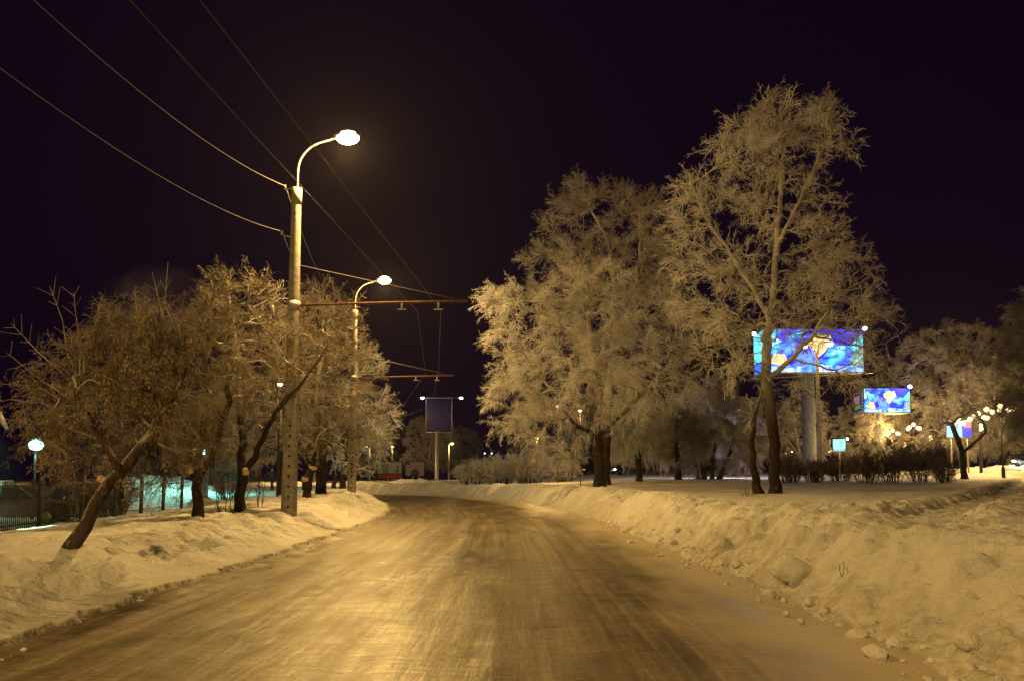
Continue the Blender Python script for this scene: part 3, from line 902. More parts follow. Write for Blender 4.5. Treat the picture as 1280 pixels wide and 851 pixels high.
def tree(name, label, base, trunks, blobs, seed, r_trunk, n_targets, n_branchlet, per, sub=1, group=None, clear=1.5, bark='bark', rime='rime', cat='tree', seeds=0, stubs=(), shoots=(), **kw):
    rng = np.random.default_rng(seed)
    gk = {k: kw.pop(k) for k in ('up', 'wander') if k in kw}
    P, rad, chains, ntr = grow([np.array(t, float) for t in trunks], blobs, n_targets, clear, rng, r_trunk, **gk)
    root = empty(name, base, label, cat, group)
    off = np.array(base, float)
    g = limb_mesh(P - off, rad, chains, ntr)
    tr = g[0].build('trunk', M[bark], root, True)
    for path in shoots:                              # long straight water shoots with paired side twigs
        q = resample(np.array(path), 0.08) - off
        sh = Geo().tube(q, np.linspace(0.008, 0.0028, len(q)), 6)
        for k in range(2, len(q) - 1, 2):
            if rng.uniform() < 0.55:
                for sg in (-1, 1):
                    dv = norm(q[k] - q[k - 1]) * 0.8 + norm(np.cross(q[k] - q[k - 1], rng.normal(0, 1, 3) + np.array((0, 2, 0)))) * sg * 0.8
                    e_ = q[k] + dv * rng.uniform(0.08, 0.28)
                    sh.tube([q[k], e_], [0.0035, 0.0022], 4, False).ball(e_, 0.006, 6, 4)
        sh.build('water_shoot', M['rimed_limb'], root, True)
    for (c, dvec, rr) in stubs:
        sg = Geo().tube([np.array(c) - off, np.array(c) - off + np.array(dvec)], [rr * 1.15, rr], 12)
        sg.build('cut_stub', M['cut_wood'], tr, True)
    V, Q, tw = twigs(P, rad, chains, ntr, rng, n_branchlet, per, sub, **kw)
    V = V - off; nq = len(Q); T = None
    if g[1].n:                                       # slim rimed limbs belong to the crown
        Q = np.vstack((Q, np.concatenate(g[1].q) + len(V))); T = np.concatenate(g[1].t) + len(V); V = np.vstack((V, np.concatenate(g[1].v)))
    cm = mesh_np('crown', V, Q, T, M[rime], True)
    cm.materials.append(M['rimed_limb'])
    mi = np.zeros(len(cm.polygons), np.int32); mi[nq:] = 1
    cm.polygons.foreach_set('material_index', mi)
    link('crown', cm, root)
    if seeds:
        # hanging bunches of dry winged seeds
        k = rng.integers(0, len(tw), seeds)
        p = tw[k, 2]
        nk = 9
        i = np.repeat(np.arange(seeds), nk)
        a = rng.uniform(0, 2 * np.pi, len(i)); spread_ = rng.uniform(0.0, 0.05, len(i)); drop = rng.uniform(0.0, 0.13, len(i))
        o = p[i] + np.stack((np.cos(a) * spread_, np.sin(a) * spread_, -drop), 1)
        ln = rng.uniform(0.028, 0.045, len(i)); wd = rng.uniform(0.0035, 0.006, len(i))
        dn = norm(np.stack((np.cos(a) * 0.5, np.sin(a) * 0.5, -np.ones(len(i))), 1))
        sd = norm(np.cross(dn, rng.normal(0, 1, dn.shape)))
        v = np.stack((o - sd * wd[:, None] * 0.4, o + sd * wd[:, None] * 0.4, o + dn * ln[:, None] + sd * wd[:, None], o + dn * ln[:, None] - sd * wd[:, None]), 1).reshape(-1, 3)
        q = np.arange(len(v)).reshape(-1, 4)
        s_ = link('seed_bunches', mesh_np('seed_bunches', v - off, q, None, M['seed'], False), root)
    return root


def blob(cx, cy, rx, ry, d, rd, wt=1.0):
    c = at(cx, cy, d); k = d / F_PX
    return (c, (rx * k, rd, ry * k), wt)


def gbase(px, py, d):
    p = at(px, py, d); p[2] = gz(p[0], p[1]); return p


def trunk_px(pts, d, base=None, dd=None):
    out = []
    for i, (x, y) in enumerate(pts):
        out.append(at(x, y, d + (dd[i] if dd else 0.0)))
    if base is not None: out[0] = np.array(base)
    return out


GL = 'rimed trees of the left verge'
GR = 'tall rimed trees right of the road'
# R1: broad tree nearest to the bend
b = gbase(750, 613, 44)
tree('frosted_tree', 'broad rimed tree with one thick dark trunk near the bend', b,
     [trunk_px([(750, 613), (749, 585), (748, 555), (742, 520), (738, 490), (742, 450), (735, 400), (738, 350)], 44, b, [0, 0, .1, .2, .5, .8, .6, .4]),
      trunk_px([(747, 545), (768, 525), (792, 505), (815, 480), (840, 450)], 44, None, [.1, .3, .3, -.4, -1])],
     [blob(745, 395, 78, 70, 44.5, 3.4, 2.2), blob(655, 420, 55, 75, 44, 2.8, 1.5), blob(640, 490, 38, 55, 43.5, 2.2, .8), blob(690, 530, 55, 55, 44, 3.0, 1.4),
      blob(820, 430, 55, 75, 44, 3.2, 1.5), blob(790, 480, 62, 40, 44, 3.2, 1.0), blob(735, 480, 70, 60, 43, 3.2, 1.3), blob(690, 560, 30, 20, 43.5, 2.0, .25), blob(625, 375, 22, 25, 44, 1.2, .3)],
     101, 0.31, 290, 2900, 12, 1, GR, clear=b[2] + 2.9, droop=0.24, upw=0.2, L1=(0.45, 1.2), L2=(0.16, 0.45), bark='bark', r=(0.010, 0.007, 0.005), spread=1.0)
# R2: higher tree behind it
b = gbase(757, 606, 54)
tree('frosted_tree', 'taller rimed tree rising behind the broad tree, duller and darker', b,
     [trunk_px([(757, 606), (757, 560), (760, 500), (768, 430), (768, 360), (760, 300), (735, 255)], 54, b),
      trunk_px([(770, 430), (790, 380), (800, 320), (800, 270)], 54)],
     [blob(725, 310, 60, 72, 54, 3.4, 2.0), blob(735, 255, 25, 25, 54, 1.6, .4), blob(800, 310, 52, 72, 54, 3.2, 1.6), blob(770, 400, 85, 80, 54.5, 3.4, 2.0), blob(690, 350, 40, 60, 54, 2.4, .8), blob(830, 350, 35, 70, 54, 2.4, .7), blob(775, 250, 12, 12, 54, 1, .12), blob(722, 235, 8, 16, 54, .6, .1), blob(690, 270, 10, 16, 54, .7, .1), blob(808, 245, 8, 16, 54, .6, .1)],
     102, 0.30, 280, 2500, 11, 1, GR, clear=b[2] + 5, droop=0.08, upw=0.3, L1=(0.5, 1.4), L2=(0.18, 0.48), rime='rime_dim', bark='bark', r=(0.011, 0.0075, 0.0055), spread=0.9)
# R3: twin-stemmed giant in front of the billboard
b = gbase(958, 617, 35)
tree('frosted_tree', 'tallest rimed tree with twin dark stems before the large billboard', b,
     [trunk_px([(969, 617), (968, 580), (967, 540), (962, 505), (957, 470), (960, 420), (966, 370), (971, 310), (975, 250), (978, 190), (975, 140)], 35, gbase(969, 617, 35), [0, 0, 0, 0, 0, .2, .3, .3, .3, .3, .3]),
      trunk_px([(949, 615), (941, 585), (940, 550), (944, 515), (952, 488), (958, 462)], 35, gbase(949, 615, 35), [-.2, -.2, -.1, 0, 0, 0]),
      trunk_px([(957, 476), (985, 452), (1012, 425), (1035, 390)], 35, None, [0, -.6, -1.0, -1.2]),
      trunk_px([(962, 400), (940, 360), (915, 320), (880, 270), (862, 225)], 35),
      trunk_px([(971, 310), (1000, 250), (1025, 195), (1040, 145)], 35)],
     [blob(935, 215, 52, 70, 35, 2.0, 1.6), blob(975, 160, 32, 45, 35, 1.5, .9), blob(1030, 175, 38, 48, 35, 1.6, 1.1), blob(1010, 270, 45, 55, 35, 1.9, 1.0), blob(868, 270, 28, 60, 35, 1.4, .6),
      blob(885, 350, 60, 60, 35, 2.3, 1.0), blob(960, 330, 80, 55, 35, 2.4, 1.4), blob(1030, 350, 50, 45, 35, 2.0, .8), blob(985, 400, 110, 42, 35, 2.6, 1.5), blob(1075, 395, 42, 40, 34.5, 1.7, .6),
      blob(905, 430, 55, 50, 35, 2.2, .8), blob(1040, 470, 70, 45, 34.5, 1.8, .35), blob(1085, 440, 28, 32, 34.5, 1.2, .25)],
     103, 0.235, 330, 2100, 11, 1, GR, clear=b[2] + 4.4, upw=0.25, droop=0.10, L1=(0.5, 1.3), L2=(0.16, 0.42), bark='bark', r=(0.0095, 0.0065, 0.0048), up=0.3, spread=0.95)
# small trees between
b = gbase(799, 600, 60)
tree('frosted_tree', 'slim rimed tree with straight dark trunk right behind the broad one', b,
     [trunk_px([(801, 600), (798, 575), (796, 550), (797, 510), (798, 480)], 60, b)],
     [blob(797, 520, 36, 40, 60, 2.2, 1), blob(790, 555, 30, 18, 60, 1.8, .4)],
     104, 0.22, 110, 1500, 10, 1, GR, clear=b[2] + 1.6, droop=0.35, r=(0.014, 0.009, 0.007))
b = gbase(848, 598, 64)
dark_t = tree('bare_tree', 'small dark bare tree left of the domed willow', b,
     [trunk_px([(848, 599), (848, 580), (846, 555), (845, 520)], 64, b)],
     [blob(846, 545, 30, 36, 64, 2.0, 1)],
     105, 0.24, 90, 1100, 9, 1, GR, clear=b[2] + 1.2, droop=0.2, rime='rime_dim', r=(0.014, 0.009, 0.007))
b = gbase(886, 597, 66)
tree('willow_tree', 'domed rimed willow with several leaning stems left of the twin tree', b,
     [trunk_px([(880, 597), (878, 570), (868, 540), (855, 510)], 66, gbase(880, 597, 66)),
      trunk_px([(890, 597), (892, 565), (900, 530), (915, 500)], 66, gbase(890, 597, 66)),
      trunk_px([(899, 597), (910, 570), (925, 535), (938, 515)], 66, gbase(899, 597, 66)),
      trunk_px([(873, 597), (868, 575), (850, 550), (838, 530)], 66, gbase(873, 597, 66))],
     [blob(890, 515, 58, 45, 66, 4.0, 2.0), blob(920, 540, 34, 42, 66, 3.0, 1.0), blob(858, 545, 34, 40, 66, 3.0, 1.0)],
     106, 0.2, 230, 2900, 12, 1, GR, clear=b[2] + 1.0, droop=0.75, r=(0.016, 0.011, 0.008), bark='bark_frost')
# right background trees
b = gbase(1190, 588, 110)
far_tree = tree('frosted_tree', 'broad dim rimed tree right of the smaller billboard', b,
     [trunk_px([(1183, 590), (1186, 560), (1190, 520), (1192, 480), (1190, 430)], 110, b), trunk_px([(1187, 555), (1215, 500), (1235, 460)], 110)],
     [blob(1175, 470, 58, 62, 110, 6.4, 2), blob(1190, 425, 40, 28, 110, 4.1, .7), blob(1228, 470, 40, 60, 110, 5.8, 1.4), blob(1185, 530, 80, 35, 111, 5.8, 1.2)],
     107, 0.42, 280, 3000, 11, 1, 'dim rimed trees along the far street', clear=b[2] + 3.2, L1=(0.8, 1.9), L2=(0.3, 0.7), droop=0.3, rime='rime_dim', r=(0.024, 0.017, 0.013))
b = gbase(1300, 600, 48)
tree('frosted_tree', 'rimed tree cut by the right picture border', b,
     [trunk_px([(1302, 600), (1302, 560), (1305, 500), (1308, 440), (1310, 390)], 48, b)],
     [blob(1310, 430, 45, 80, 48, 3, 2), blob(1318, 380, 30, 35, 48, 2, .7), blob(1300, 510, 40, 45, 48, 3, 1)],
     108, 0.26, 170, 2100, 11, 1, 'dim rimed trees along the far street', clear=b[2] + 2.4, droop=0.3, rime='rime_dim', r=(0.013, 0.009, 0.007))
b = gbase(1205, 584, 66)
fork = tree('bare_tree', 'forked black trunk in front of the cyan and blue banner', b,
     [trunk_px([(1207, 585), (1203, 565), (1197, 548), (1190, 530)], 66, b), trunk_px([(1203, 566), (1218, 552), (1232, 540)], 66, None)],
     [blob(1200, 515, 30, 20, 66, 2, 1)],
     109, 0.24, 26, 160, 7, 0, 'dim rimed trees along the far street', clear=b[2] + 1.8, rime='rime_dim', r=(0.013, 0.009, 0.007))

# left verge trees
b = gbase(88, 683, 11.6)
tree('maple_tree', 'leaning maple hung with dry seed bunches, nearest tree on the left', b,
     [trunk_px([(88, 683), (105, 652), (122, 625), (137, 603), (158, 580), (178, 556), (194, 535)], 11.6, b, [0, 0, 0, 0, .1, .2, .3]),
      trunk_px([(194, 535), (190, 505), (180, 470), (185, 430)], 11.9), trunk_px([(190, 540), (215, 500), (235, 450), (224, 410)], 11.9, None, [0, .2, .3, .3]),
      trunk_px([(150, 588), (118, 540), (100, 495), (92, 470)], 11.6, None, [0, -.2, -.2, -.2])],
     [blob(165, 450, 88, 66, 12.0, 1.0, 2.6), blob(115, 505, 70, 66, 11.9, .85, 1.6), blob(215, 510, 55, 70, 12.2, .85, 1.4), blob(205, 560, 50, 34, 12.4, .8, .5), blob(85, 540, 34, 44, 11.8, .5, .4), blob(205, 400, 40, 34, 12.3, .6, .5)],
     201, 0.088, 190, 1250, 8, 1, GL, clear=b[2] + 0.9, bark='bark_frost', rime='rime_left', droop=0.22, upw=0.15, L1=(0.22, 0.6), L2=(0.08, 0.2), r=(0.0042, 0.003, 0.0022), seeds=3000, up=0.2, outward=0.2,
     shoots=[[at(100, 480, 11.5), at(84, 440, 11.5), at(78, 400, 11.5), at(62, 358, 11.5)], [at(100, 470, 11.5), at(98, 420, 11.6), at(92, 365, 11.6)], [at(88, 475, 11.4), at(48, 440, 11.3), at(14, 405, 11.3)], [at(90, 500, 11.4), at(45, 470, 11.3), at(8, 440, 11.3)],
             [at(222, 420, 12.2), at(206, 380, 12.2), at(210, 328, 12.2)], [at(205, 400, 12.2), at(196, 365, 12.2), at(190, 340, 12.2)], [at(140, 410, 12.1), at(128, 375, 12.1)], [at(172, 400, 12.1), at(168, 362, 12.1)], [at(110, 440, 11.8), at(122, 395, 11.8), at(128, 370, 11.8)]],
     stubs=[(at(137, 603, 11.6), (-0.16, 0.0, 0.07), 0.05)])
b = gbase(247, 653, 21)
tree('verge_tree', 'short pollarded tree with pale saw cuts beside the green white lamp', b,
     [trunk_px([(247, 653), (246, 630), (246, 608), (247, 588), (250, 560), (255, 520), (258, 470), (262, 420)], 21, b), trunk_px([(246, 600), (258, 582), (268, 560), (285, 500), (292, 440)], 21, None),
      trunk_px([(246, 598), (238, 585)], 21)],
     [blob(262, 430, 34, 55, 21, 1.2, 1.3), blob(300, 440, 30, 60, 21, 1.2, 1), blob(262, 490, 40, 40, 21, 1.2, .7), blob(275, 372, 22, 28, 21, .8, .35)],
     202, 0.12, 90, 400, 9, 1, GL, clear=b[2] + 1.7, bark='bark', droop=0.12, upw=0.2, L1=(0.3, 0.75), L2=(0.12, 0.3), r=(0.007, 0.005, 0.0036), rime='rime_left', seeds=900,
     stubs=[(at(240, 590, 21), (-0.06, -0.05, 0.1), 0.08)])
b = gbase(300, 645, 25)
tree('verge_tree', 'dark forked tree whose right limb leans toward the nearest pole', b,
     [trunk_px([(299, 645), (300, 615), (303, 585), (302, 555), (300, 510), (298, 460), (290, 400), (285, 355)], 25, b), trunk_px([(304, 588), (318, 572), (330, 545), (345, 515), (368, 488), (395, 455), (412, 425)], 25, None, [0, -.3, -.6, -1, -1.4, -1.6, -1.7])],
     [blob(295, 400, 48, 52, 25, 2.0, 1.6), blob(340, 420, 48, 68, 25, 2.0, 1.6), blob(320, 500, 58, 48, 25, 2.0, 1.2), blob(385, 450, 34, 48, 23.6, 1.2, .7), blob(275, 360, 22, 18, 25, 1.2, .3)],
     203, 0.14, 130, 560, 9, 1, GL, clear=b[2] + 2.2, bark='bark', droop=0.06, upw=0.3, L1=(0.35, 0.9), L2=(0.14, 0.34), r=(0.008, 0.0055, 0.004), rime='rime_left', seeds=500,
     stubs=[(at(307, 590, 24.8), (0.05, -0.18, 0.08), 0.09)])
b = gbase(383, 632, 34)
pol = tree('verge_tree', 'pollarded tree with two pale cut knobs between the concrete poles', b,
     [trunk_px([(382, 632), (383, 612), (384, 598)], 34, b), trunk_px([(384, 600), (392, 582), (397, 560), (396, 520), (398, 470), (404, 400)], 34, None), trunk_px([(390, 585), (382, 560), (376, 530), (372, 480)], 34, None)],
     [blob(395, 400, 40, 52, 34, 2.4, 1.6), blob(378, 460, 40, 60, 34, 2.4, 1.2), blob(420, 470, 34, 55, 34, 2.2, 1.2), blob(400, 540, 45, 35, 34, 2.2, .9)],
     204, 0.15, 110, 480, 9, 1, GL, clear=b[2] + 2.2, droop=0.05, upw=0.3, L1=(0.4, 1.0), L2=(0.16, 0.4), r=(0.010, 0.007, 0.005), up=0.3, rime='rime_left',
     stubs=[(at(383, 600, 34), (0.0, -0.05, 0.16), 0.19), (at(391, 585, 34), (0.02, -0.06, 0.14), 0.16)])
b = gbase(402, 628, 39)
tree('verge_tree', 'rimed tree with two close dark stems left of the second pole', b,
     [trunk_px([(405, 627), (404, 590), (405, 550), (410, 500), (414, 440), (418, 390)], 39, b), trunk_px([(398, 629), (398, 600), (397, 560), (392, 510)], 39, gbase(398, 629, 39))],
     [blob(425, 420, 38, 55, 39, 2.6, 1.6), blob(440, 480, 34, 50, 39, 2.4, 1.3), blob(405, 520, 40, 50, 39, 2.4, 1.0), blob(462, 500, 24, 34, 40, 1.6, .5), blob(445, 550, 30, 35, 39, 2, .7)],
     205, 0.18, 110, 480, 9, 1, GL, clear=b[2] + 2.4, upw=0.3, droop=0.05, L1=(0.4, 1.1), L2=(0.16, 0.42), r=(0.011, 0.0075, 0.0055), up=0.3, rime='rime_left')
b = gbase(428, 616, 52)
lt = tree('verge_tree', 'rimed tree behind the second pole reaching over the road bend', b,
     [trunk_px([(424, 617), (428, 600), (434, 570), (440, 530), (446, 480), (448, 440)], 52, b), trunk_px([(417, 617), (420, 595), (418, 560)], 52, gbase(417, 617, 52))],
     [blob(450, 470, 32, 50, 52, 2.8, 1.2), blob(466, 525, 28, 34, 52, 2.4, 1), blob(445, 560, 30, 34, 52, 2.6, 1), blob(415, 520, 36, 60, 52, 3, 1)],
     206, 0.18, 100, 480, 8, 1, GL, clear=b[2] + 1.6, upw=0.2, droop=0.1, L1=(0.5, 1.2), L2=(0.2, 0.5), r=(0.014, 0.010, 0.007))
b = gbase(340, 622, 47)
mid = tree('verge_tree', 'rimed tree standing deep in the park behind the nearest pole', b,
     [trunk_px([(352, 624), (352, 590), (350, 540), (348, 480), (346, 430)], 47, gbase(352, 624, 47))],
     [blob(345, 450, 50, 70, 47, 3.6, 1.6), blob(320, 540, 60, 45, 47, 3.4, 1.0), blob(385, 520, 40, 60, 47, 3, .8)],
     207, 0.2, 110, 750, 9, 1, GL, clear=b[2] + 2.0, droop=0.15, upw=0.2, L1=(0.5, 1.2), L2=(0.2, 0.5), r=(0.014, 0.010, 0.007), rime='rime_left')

# more distant trees share the meshes of built ones
def place_tree(src, px, py, d, scale, rz, label, group):
    c = copy_tree(src)
    p = gbase(px, py, d)
    c.location = p; c.rotation_euler = (0, 0, rz); c.scale = (scale,) * 3
    tag(c, label, 'tree', group)
    return c


GD = 'dim trees on the horizon'
for i, (src, px, d, sc_, rz, lab) in enumerate([
        (far_tree, 535, 170, 0.68, 0.4, 'dim brown tree directly behind the tall blue panel pole'),
        (far_tree, 482, 215, 0.61, 2.0, 'dim tree behind the white and red billboard'),
        (mid, 508, 210, 1.2, 1.0, 'dim tree rising between the two roadside billboards'),
        (far_tree, 578, 190, 0.61, 3.0, 'dim tree behind the far lamp right of the blue panel'),
        (mid, 470, 120, 0.55, 5.0, 'small tree low beside the far left lamp post'),
        (mid, 270, 75, 0.9, 4.0, 'rimed tree deep in the park above the snow heap'),
        (pol, 215, 68, 0.9, 1.0, 'rimed tree behind the snow heap in the yard'),
        (mid, 300, 90, 0.9, 3.4, 'rimed tree far back beyond the two walkers'),
        (mid, 150, 62, 0.85, 2.2, 'rimed tree behind the fence and the leaning maple'),
        (far_tree, 720, 120, 0.41, 1.2, 'distant tree seen low between the bush and broad trunk'),
        (dark_t, 775, 105, 1.1, 1.2, 'distant thin dark tree right of the broad trunk'),
        (dark_t, 822, 110, 1.1, 2.6, 'distant thin dark tree left of the small dark tree'),
        (dark_t, 918, 84, 1.0, 3.6, 'thin dark tree between the willow and the twin stems'),
        (dark_t, 935, 90, 0.9, 0.6, 'leaning thin dark tree close left of the twin stems'),
        (far_tree, 1000, 105, 0.51, 2.6, 'dim tree behind the base of the large billboard'),
        (far_tree, 1075, 110, 0.48, 5.2, 'dim tree behind the wooden pole and hedge'),
        (far_tree, 1255, 100, 0.68, 2.9, 'dim tree behind the largest globe lamp cluster'),
        (far_tree, 1130, 125, 0.61, 1.9, 'dim tree behind the smaller billboard'),
        (far_tree, 1215, 120, 0.68, 4.4, 'dim tree between the two rightmost globe clusters'),
        (mid, 660, 95, 0.6, 3.0, 'dim tree behind the large roadside bush'),
        (far_tree, 860, 140, 0.61, 0.2, 'faint tree in front of the high block')]):
    place_tree(src, px, 598, d, sc_, rz, lab, GD)

# ------------------------------------------------------------------ shrubs
def shrub(label, px, py, d, w_px, h_px, seed, mat='rime', stems=46, per=26, group='bushes', name='bush', wood='bark', rad=1.0):
    rng = np.random.default_rng(seed)
    k = d / F_PX
    base = gbase(px, py, d); Rw, H = w_px * k / 2, h_px * k
    root = empty(name, base, label, 'bush', group)
    n = stems
    a = rng.uniform(0, 2 * np.pi, n); q = rng.uniform(0, 1, n) ** 0.5
    o = np.stack((np.cos(a) * q * Rw * 0.45, np.sin(a) * q * Rw * 0.45, np.full(n, -0.15)), 1)
    tip = np.stack((np.cos(a) * q * Rw, np.sin(a) * q * Rw, H * (1 - 0.45 * q ** 2) * rng.uniform(0.7, 1.0, n)), 1)
    t = np.linspace(0, 1, 6)[None, :, None]
    c = o * 0.5 + tip * 0.5 + np.array((0, 0, 0.18)) * H
    p = (1 - t) ** 2 * o[:, None] + 2 * t * (1 - t) * c[:, None] + t ** 2 * tip[:, None]
    p[:, 1:] += rng.normal(0, 0.03, p[:, 1:].shape) * H
    V, Q = tubes(p, np.linspace(0.022, 0.008, 6)[None].repeat(n, 0) * rad, 4)
    link('stems', mesh_np('stems', V, Q, None, M[wood], True), root)
    m = n * per
    i = np.repeat(np.arange(n), per); f = rng.uniform(0.15, 1.0, m) * 5; j = np.minimum(f.astype(int), 4); fr = (f - j)[:, None]
    o2 = p[i, j] * (1 - fr) + p[i, j + 1] * fr
    d2 = norm(norm(p[i, j + 1] - p[i, j]) * 0.6 + norm(rng.normal(0, 1, (m, 3))) * 0.8 + np.array((0, 0, 0.2)))
    L = rng.uniform(0.15, 0.42, m) * H * 0.55
    e2 = o2 + d2 * L[:, None] + np.array((0, 0, -0.08)) * L[:, None]
    mid_ = (o2 + e2) / 2 + rng.normal(0, 0.03, o2.shape)
    V, Q = tubes(np.stack((o2, mid_, e2), 1), np.array([[0.011, 0.009, 0.006]]).repeat(m, 0) * rad, 3)
    m3 = m * 3
    i = np.repeat(np.arange(m), 3); f = rng.uniform(0.2, 1, (m3, 1))
    o3 = o2[i] * (1 - f) + e2[i] * f
    e3 = o3 + norm(d2[i] * 0.7 + norm(rng.normal(0, 1, (m3, 3))) * 0.7) * (L[i] * rng.uniform(0.25, 0.6, m3))[:, None]
    V3, Q3 = tubes(np.stack((o3, e3), 1), np.array([[0.007, 0.005]]).repeat(m3, 0) * rad, 3)
    link('twigs', mesh_np('twigs', np.vstack((V, V3)), np.vstack((Q, Q3 + len(V))), None, M[mat], True), root)
    return root


GB = 'roadside bushes right of the bend'
shrub('pale rimed bush at the left end of the roadside thicket', 590, 604, 76, 60, 34, 301, group=GB, rad=1.2)
shrub('rimed bush in the middle of the roadside thicket', 626, 604, 75, 66, 42, 302, 'rime', group=GB, rad=1.2)
shrub('darker bush at the right end of the roadside thicket', 662, 604, 73, 66, 40, 303, 'rime_dim', group=GB, rad=1.2)
shrub('low bush between the thicket and the broad trunk', 705, 604, 70, 50, 28, 304, 'rime_dim', group=GB, rad=1.2)
GH = 'brown bushes of the hedge below the billboards'
for i, (px, w_, h_) in enumerate([(988, 40, 38), (1018, 36, 34), (1050, 44, 36), (1082, 48, 42), (1115, 52, 46), (1150, 56, 50), (1180, 34, 34)]):
    lab = ['brown bush at the left end of the hedge beside twin stems', 'brown bush at the foot of the large billboard column', 'brown bush below the cyan light box',
           'brown bush in the hedge right of the wooden pole', 'tall brown bush in the hedge below the small billboard column', 'biggest brown bush near the right end of the hedge',
           'small brown bush closing the right end of the hedge'][i]
    shrub(lab, px, 598, 56 + (i % 3), w_, h_, 320 + i, 'twig_brown', 34, 24, GH, rad=1.1)
GS = 'thickets in the left park'
shrub('dense brown thicket right of the grey pillar', 290, 620, 50, 66, 50, 340, 'twig_brown', 40, 24, GS)
shrub('dark thicket behind the fence under the leaning maple', 140, 640, 36, 70, 60, 341, 'twig_brown', 36, 22, GS)
shrub('thin bare sapling bush between the pollard and the forked tree', 282, 650, 23.5, 30, 46, 342, 'twig_brown', 5, 6, GS, name='sapling', rad=0.7)
shrub('thin sapling left of the nearest pole foot', 322, 645, 26, 34, 60, 343, 'twig_brown', 6, 6, GS, name='sapling', rad=0.5)
shrub('tuft of dry stalks in front of the twin stems', 936, 624, 31, 34, 18, 344, 'seed', 12, 3, GS, name='dry_grass_tuft', rad=0.35)
shrub('two dry sticks poking out of the near right bank', 1054, 694, 10.2, 12, 26, 345, 'seed', 3, 2, GS, name='dry_stalk', rad=0.3)

# ------------------------------------------------------------------ fence, yard, cars, people
fa, fb = np.array((-14.9, 20.0)), np.array((-19.15, 49.0))
dirf = (fb - fa) / np.linalg.norm(fb - fa)
fl = np.linalg.norm(fb - fa)
root = empty('iron_fence', (fa[0], fa[1], gz(*fa)), 'dark iron bar fence between the park snow and the yard', 'fence')
z0 = root.location.z
n_post = 9
bars, rails = Geo(), Geo()
for k in range(n_post):
    p = fa + dirf * fl * k / (n_post - 1); z = gz(*p)
    Geo().box((p[0] - fa[0], p[1] - fa[1], z - z0 + 0.8), (0.14, 0.14, 1.95), math.atan2(dirf[1], dirf[0]), bevel=0.012).build('post', M['dark'], root)
s_ = 0.0
while s_ < fl:
    p = fa + dirf * s_; z = gz(*p)
    if s_ < 15.5: bars.box((p[0] - fa[0], p[1] - fa[1], z - z0 + 0.80), (0.022, 0.022, 1.55), 0)
    s_ += 0.13
for hz in (0.18, 1.42):
    pts = []
    for k in range(30):
        p = fa + dirf * fl * k / 29; pts.append((p[0] - fa[0], p[1] - fa[1], gz(*p) - z0 + hz))
    rails.tube(pts, 0.022, 4)
bars.build('bars', M['dark'], root); rails.build('rails', M['dark'], root)
pp = gbase(250.5, 622, 50)
root = empty('gate_pillar', pp, 'grey blue gate pillar beside the round green white lamp', 'pillar')
Geo().box((0, 0, 1.1), (0.75, 0.6, 2.5), bevel=0.03).build('shaft', M['pillar'], root)
Geo().box((0, 0, 2.42), (0.9, 0.75, 0.12), bevel=0.03).build('cap', M['pillar'], root)
Geo().ball((0, 0, 2.48), (0.42, 0.34, 0.14), 14, 8).build('snow_cap', M['snow'], root, True)


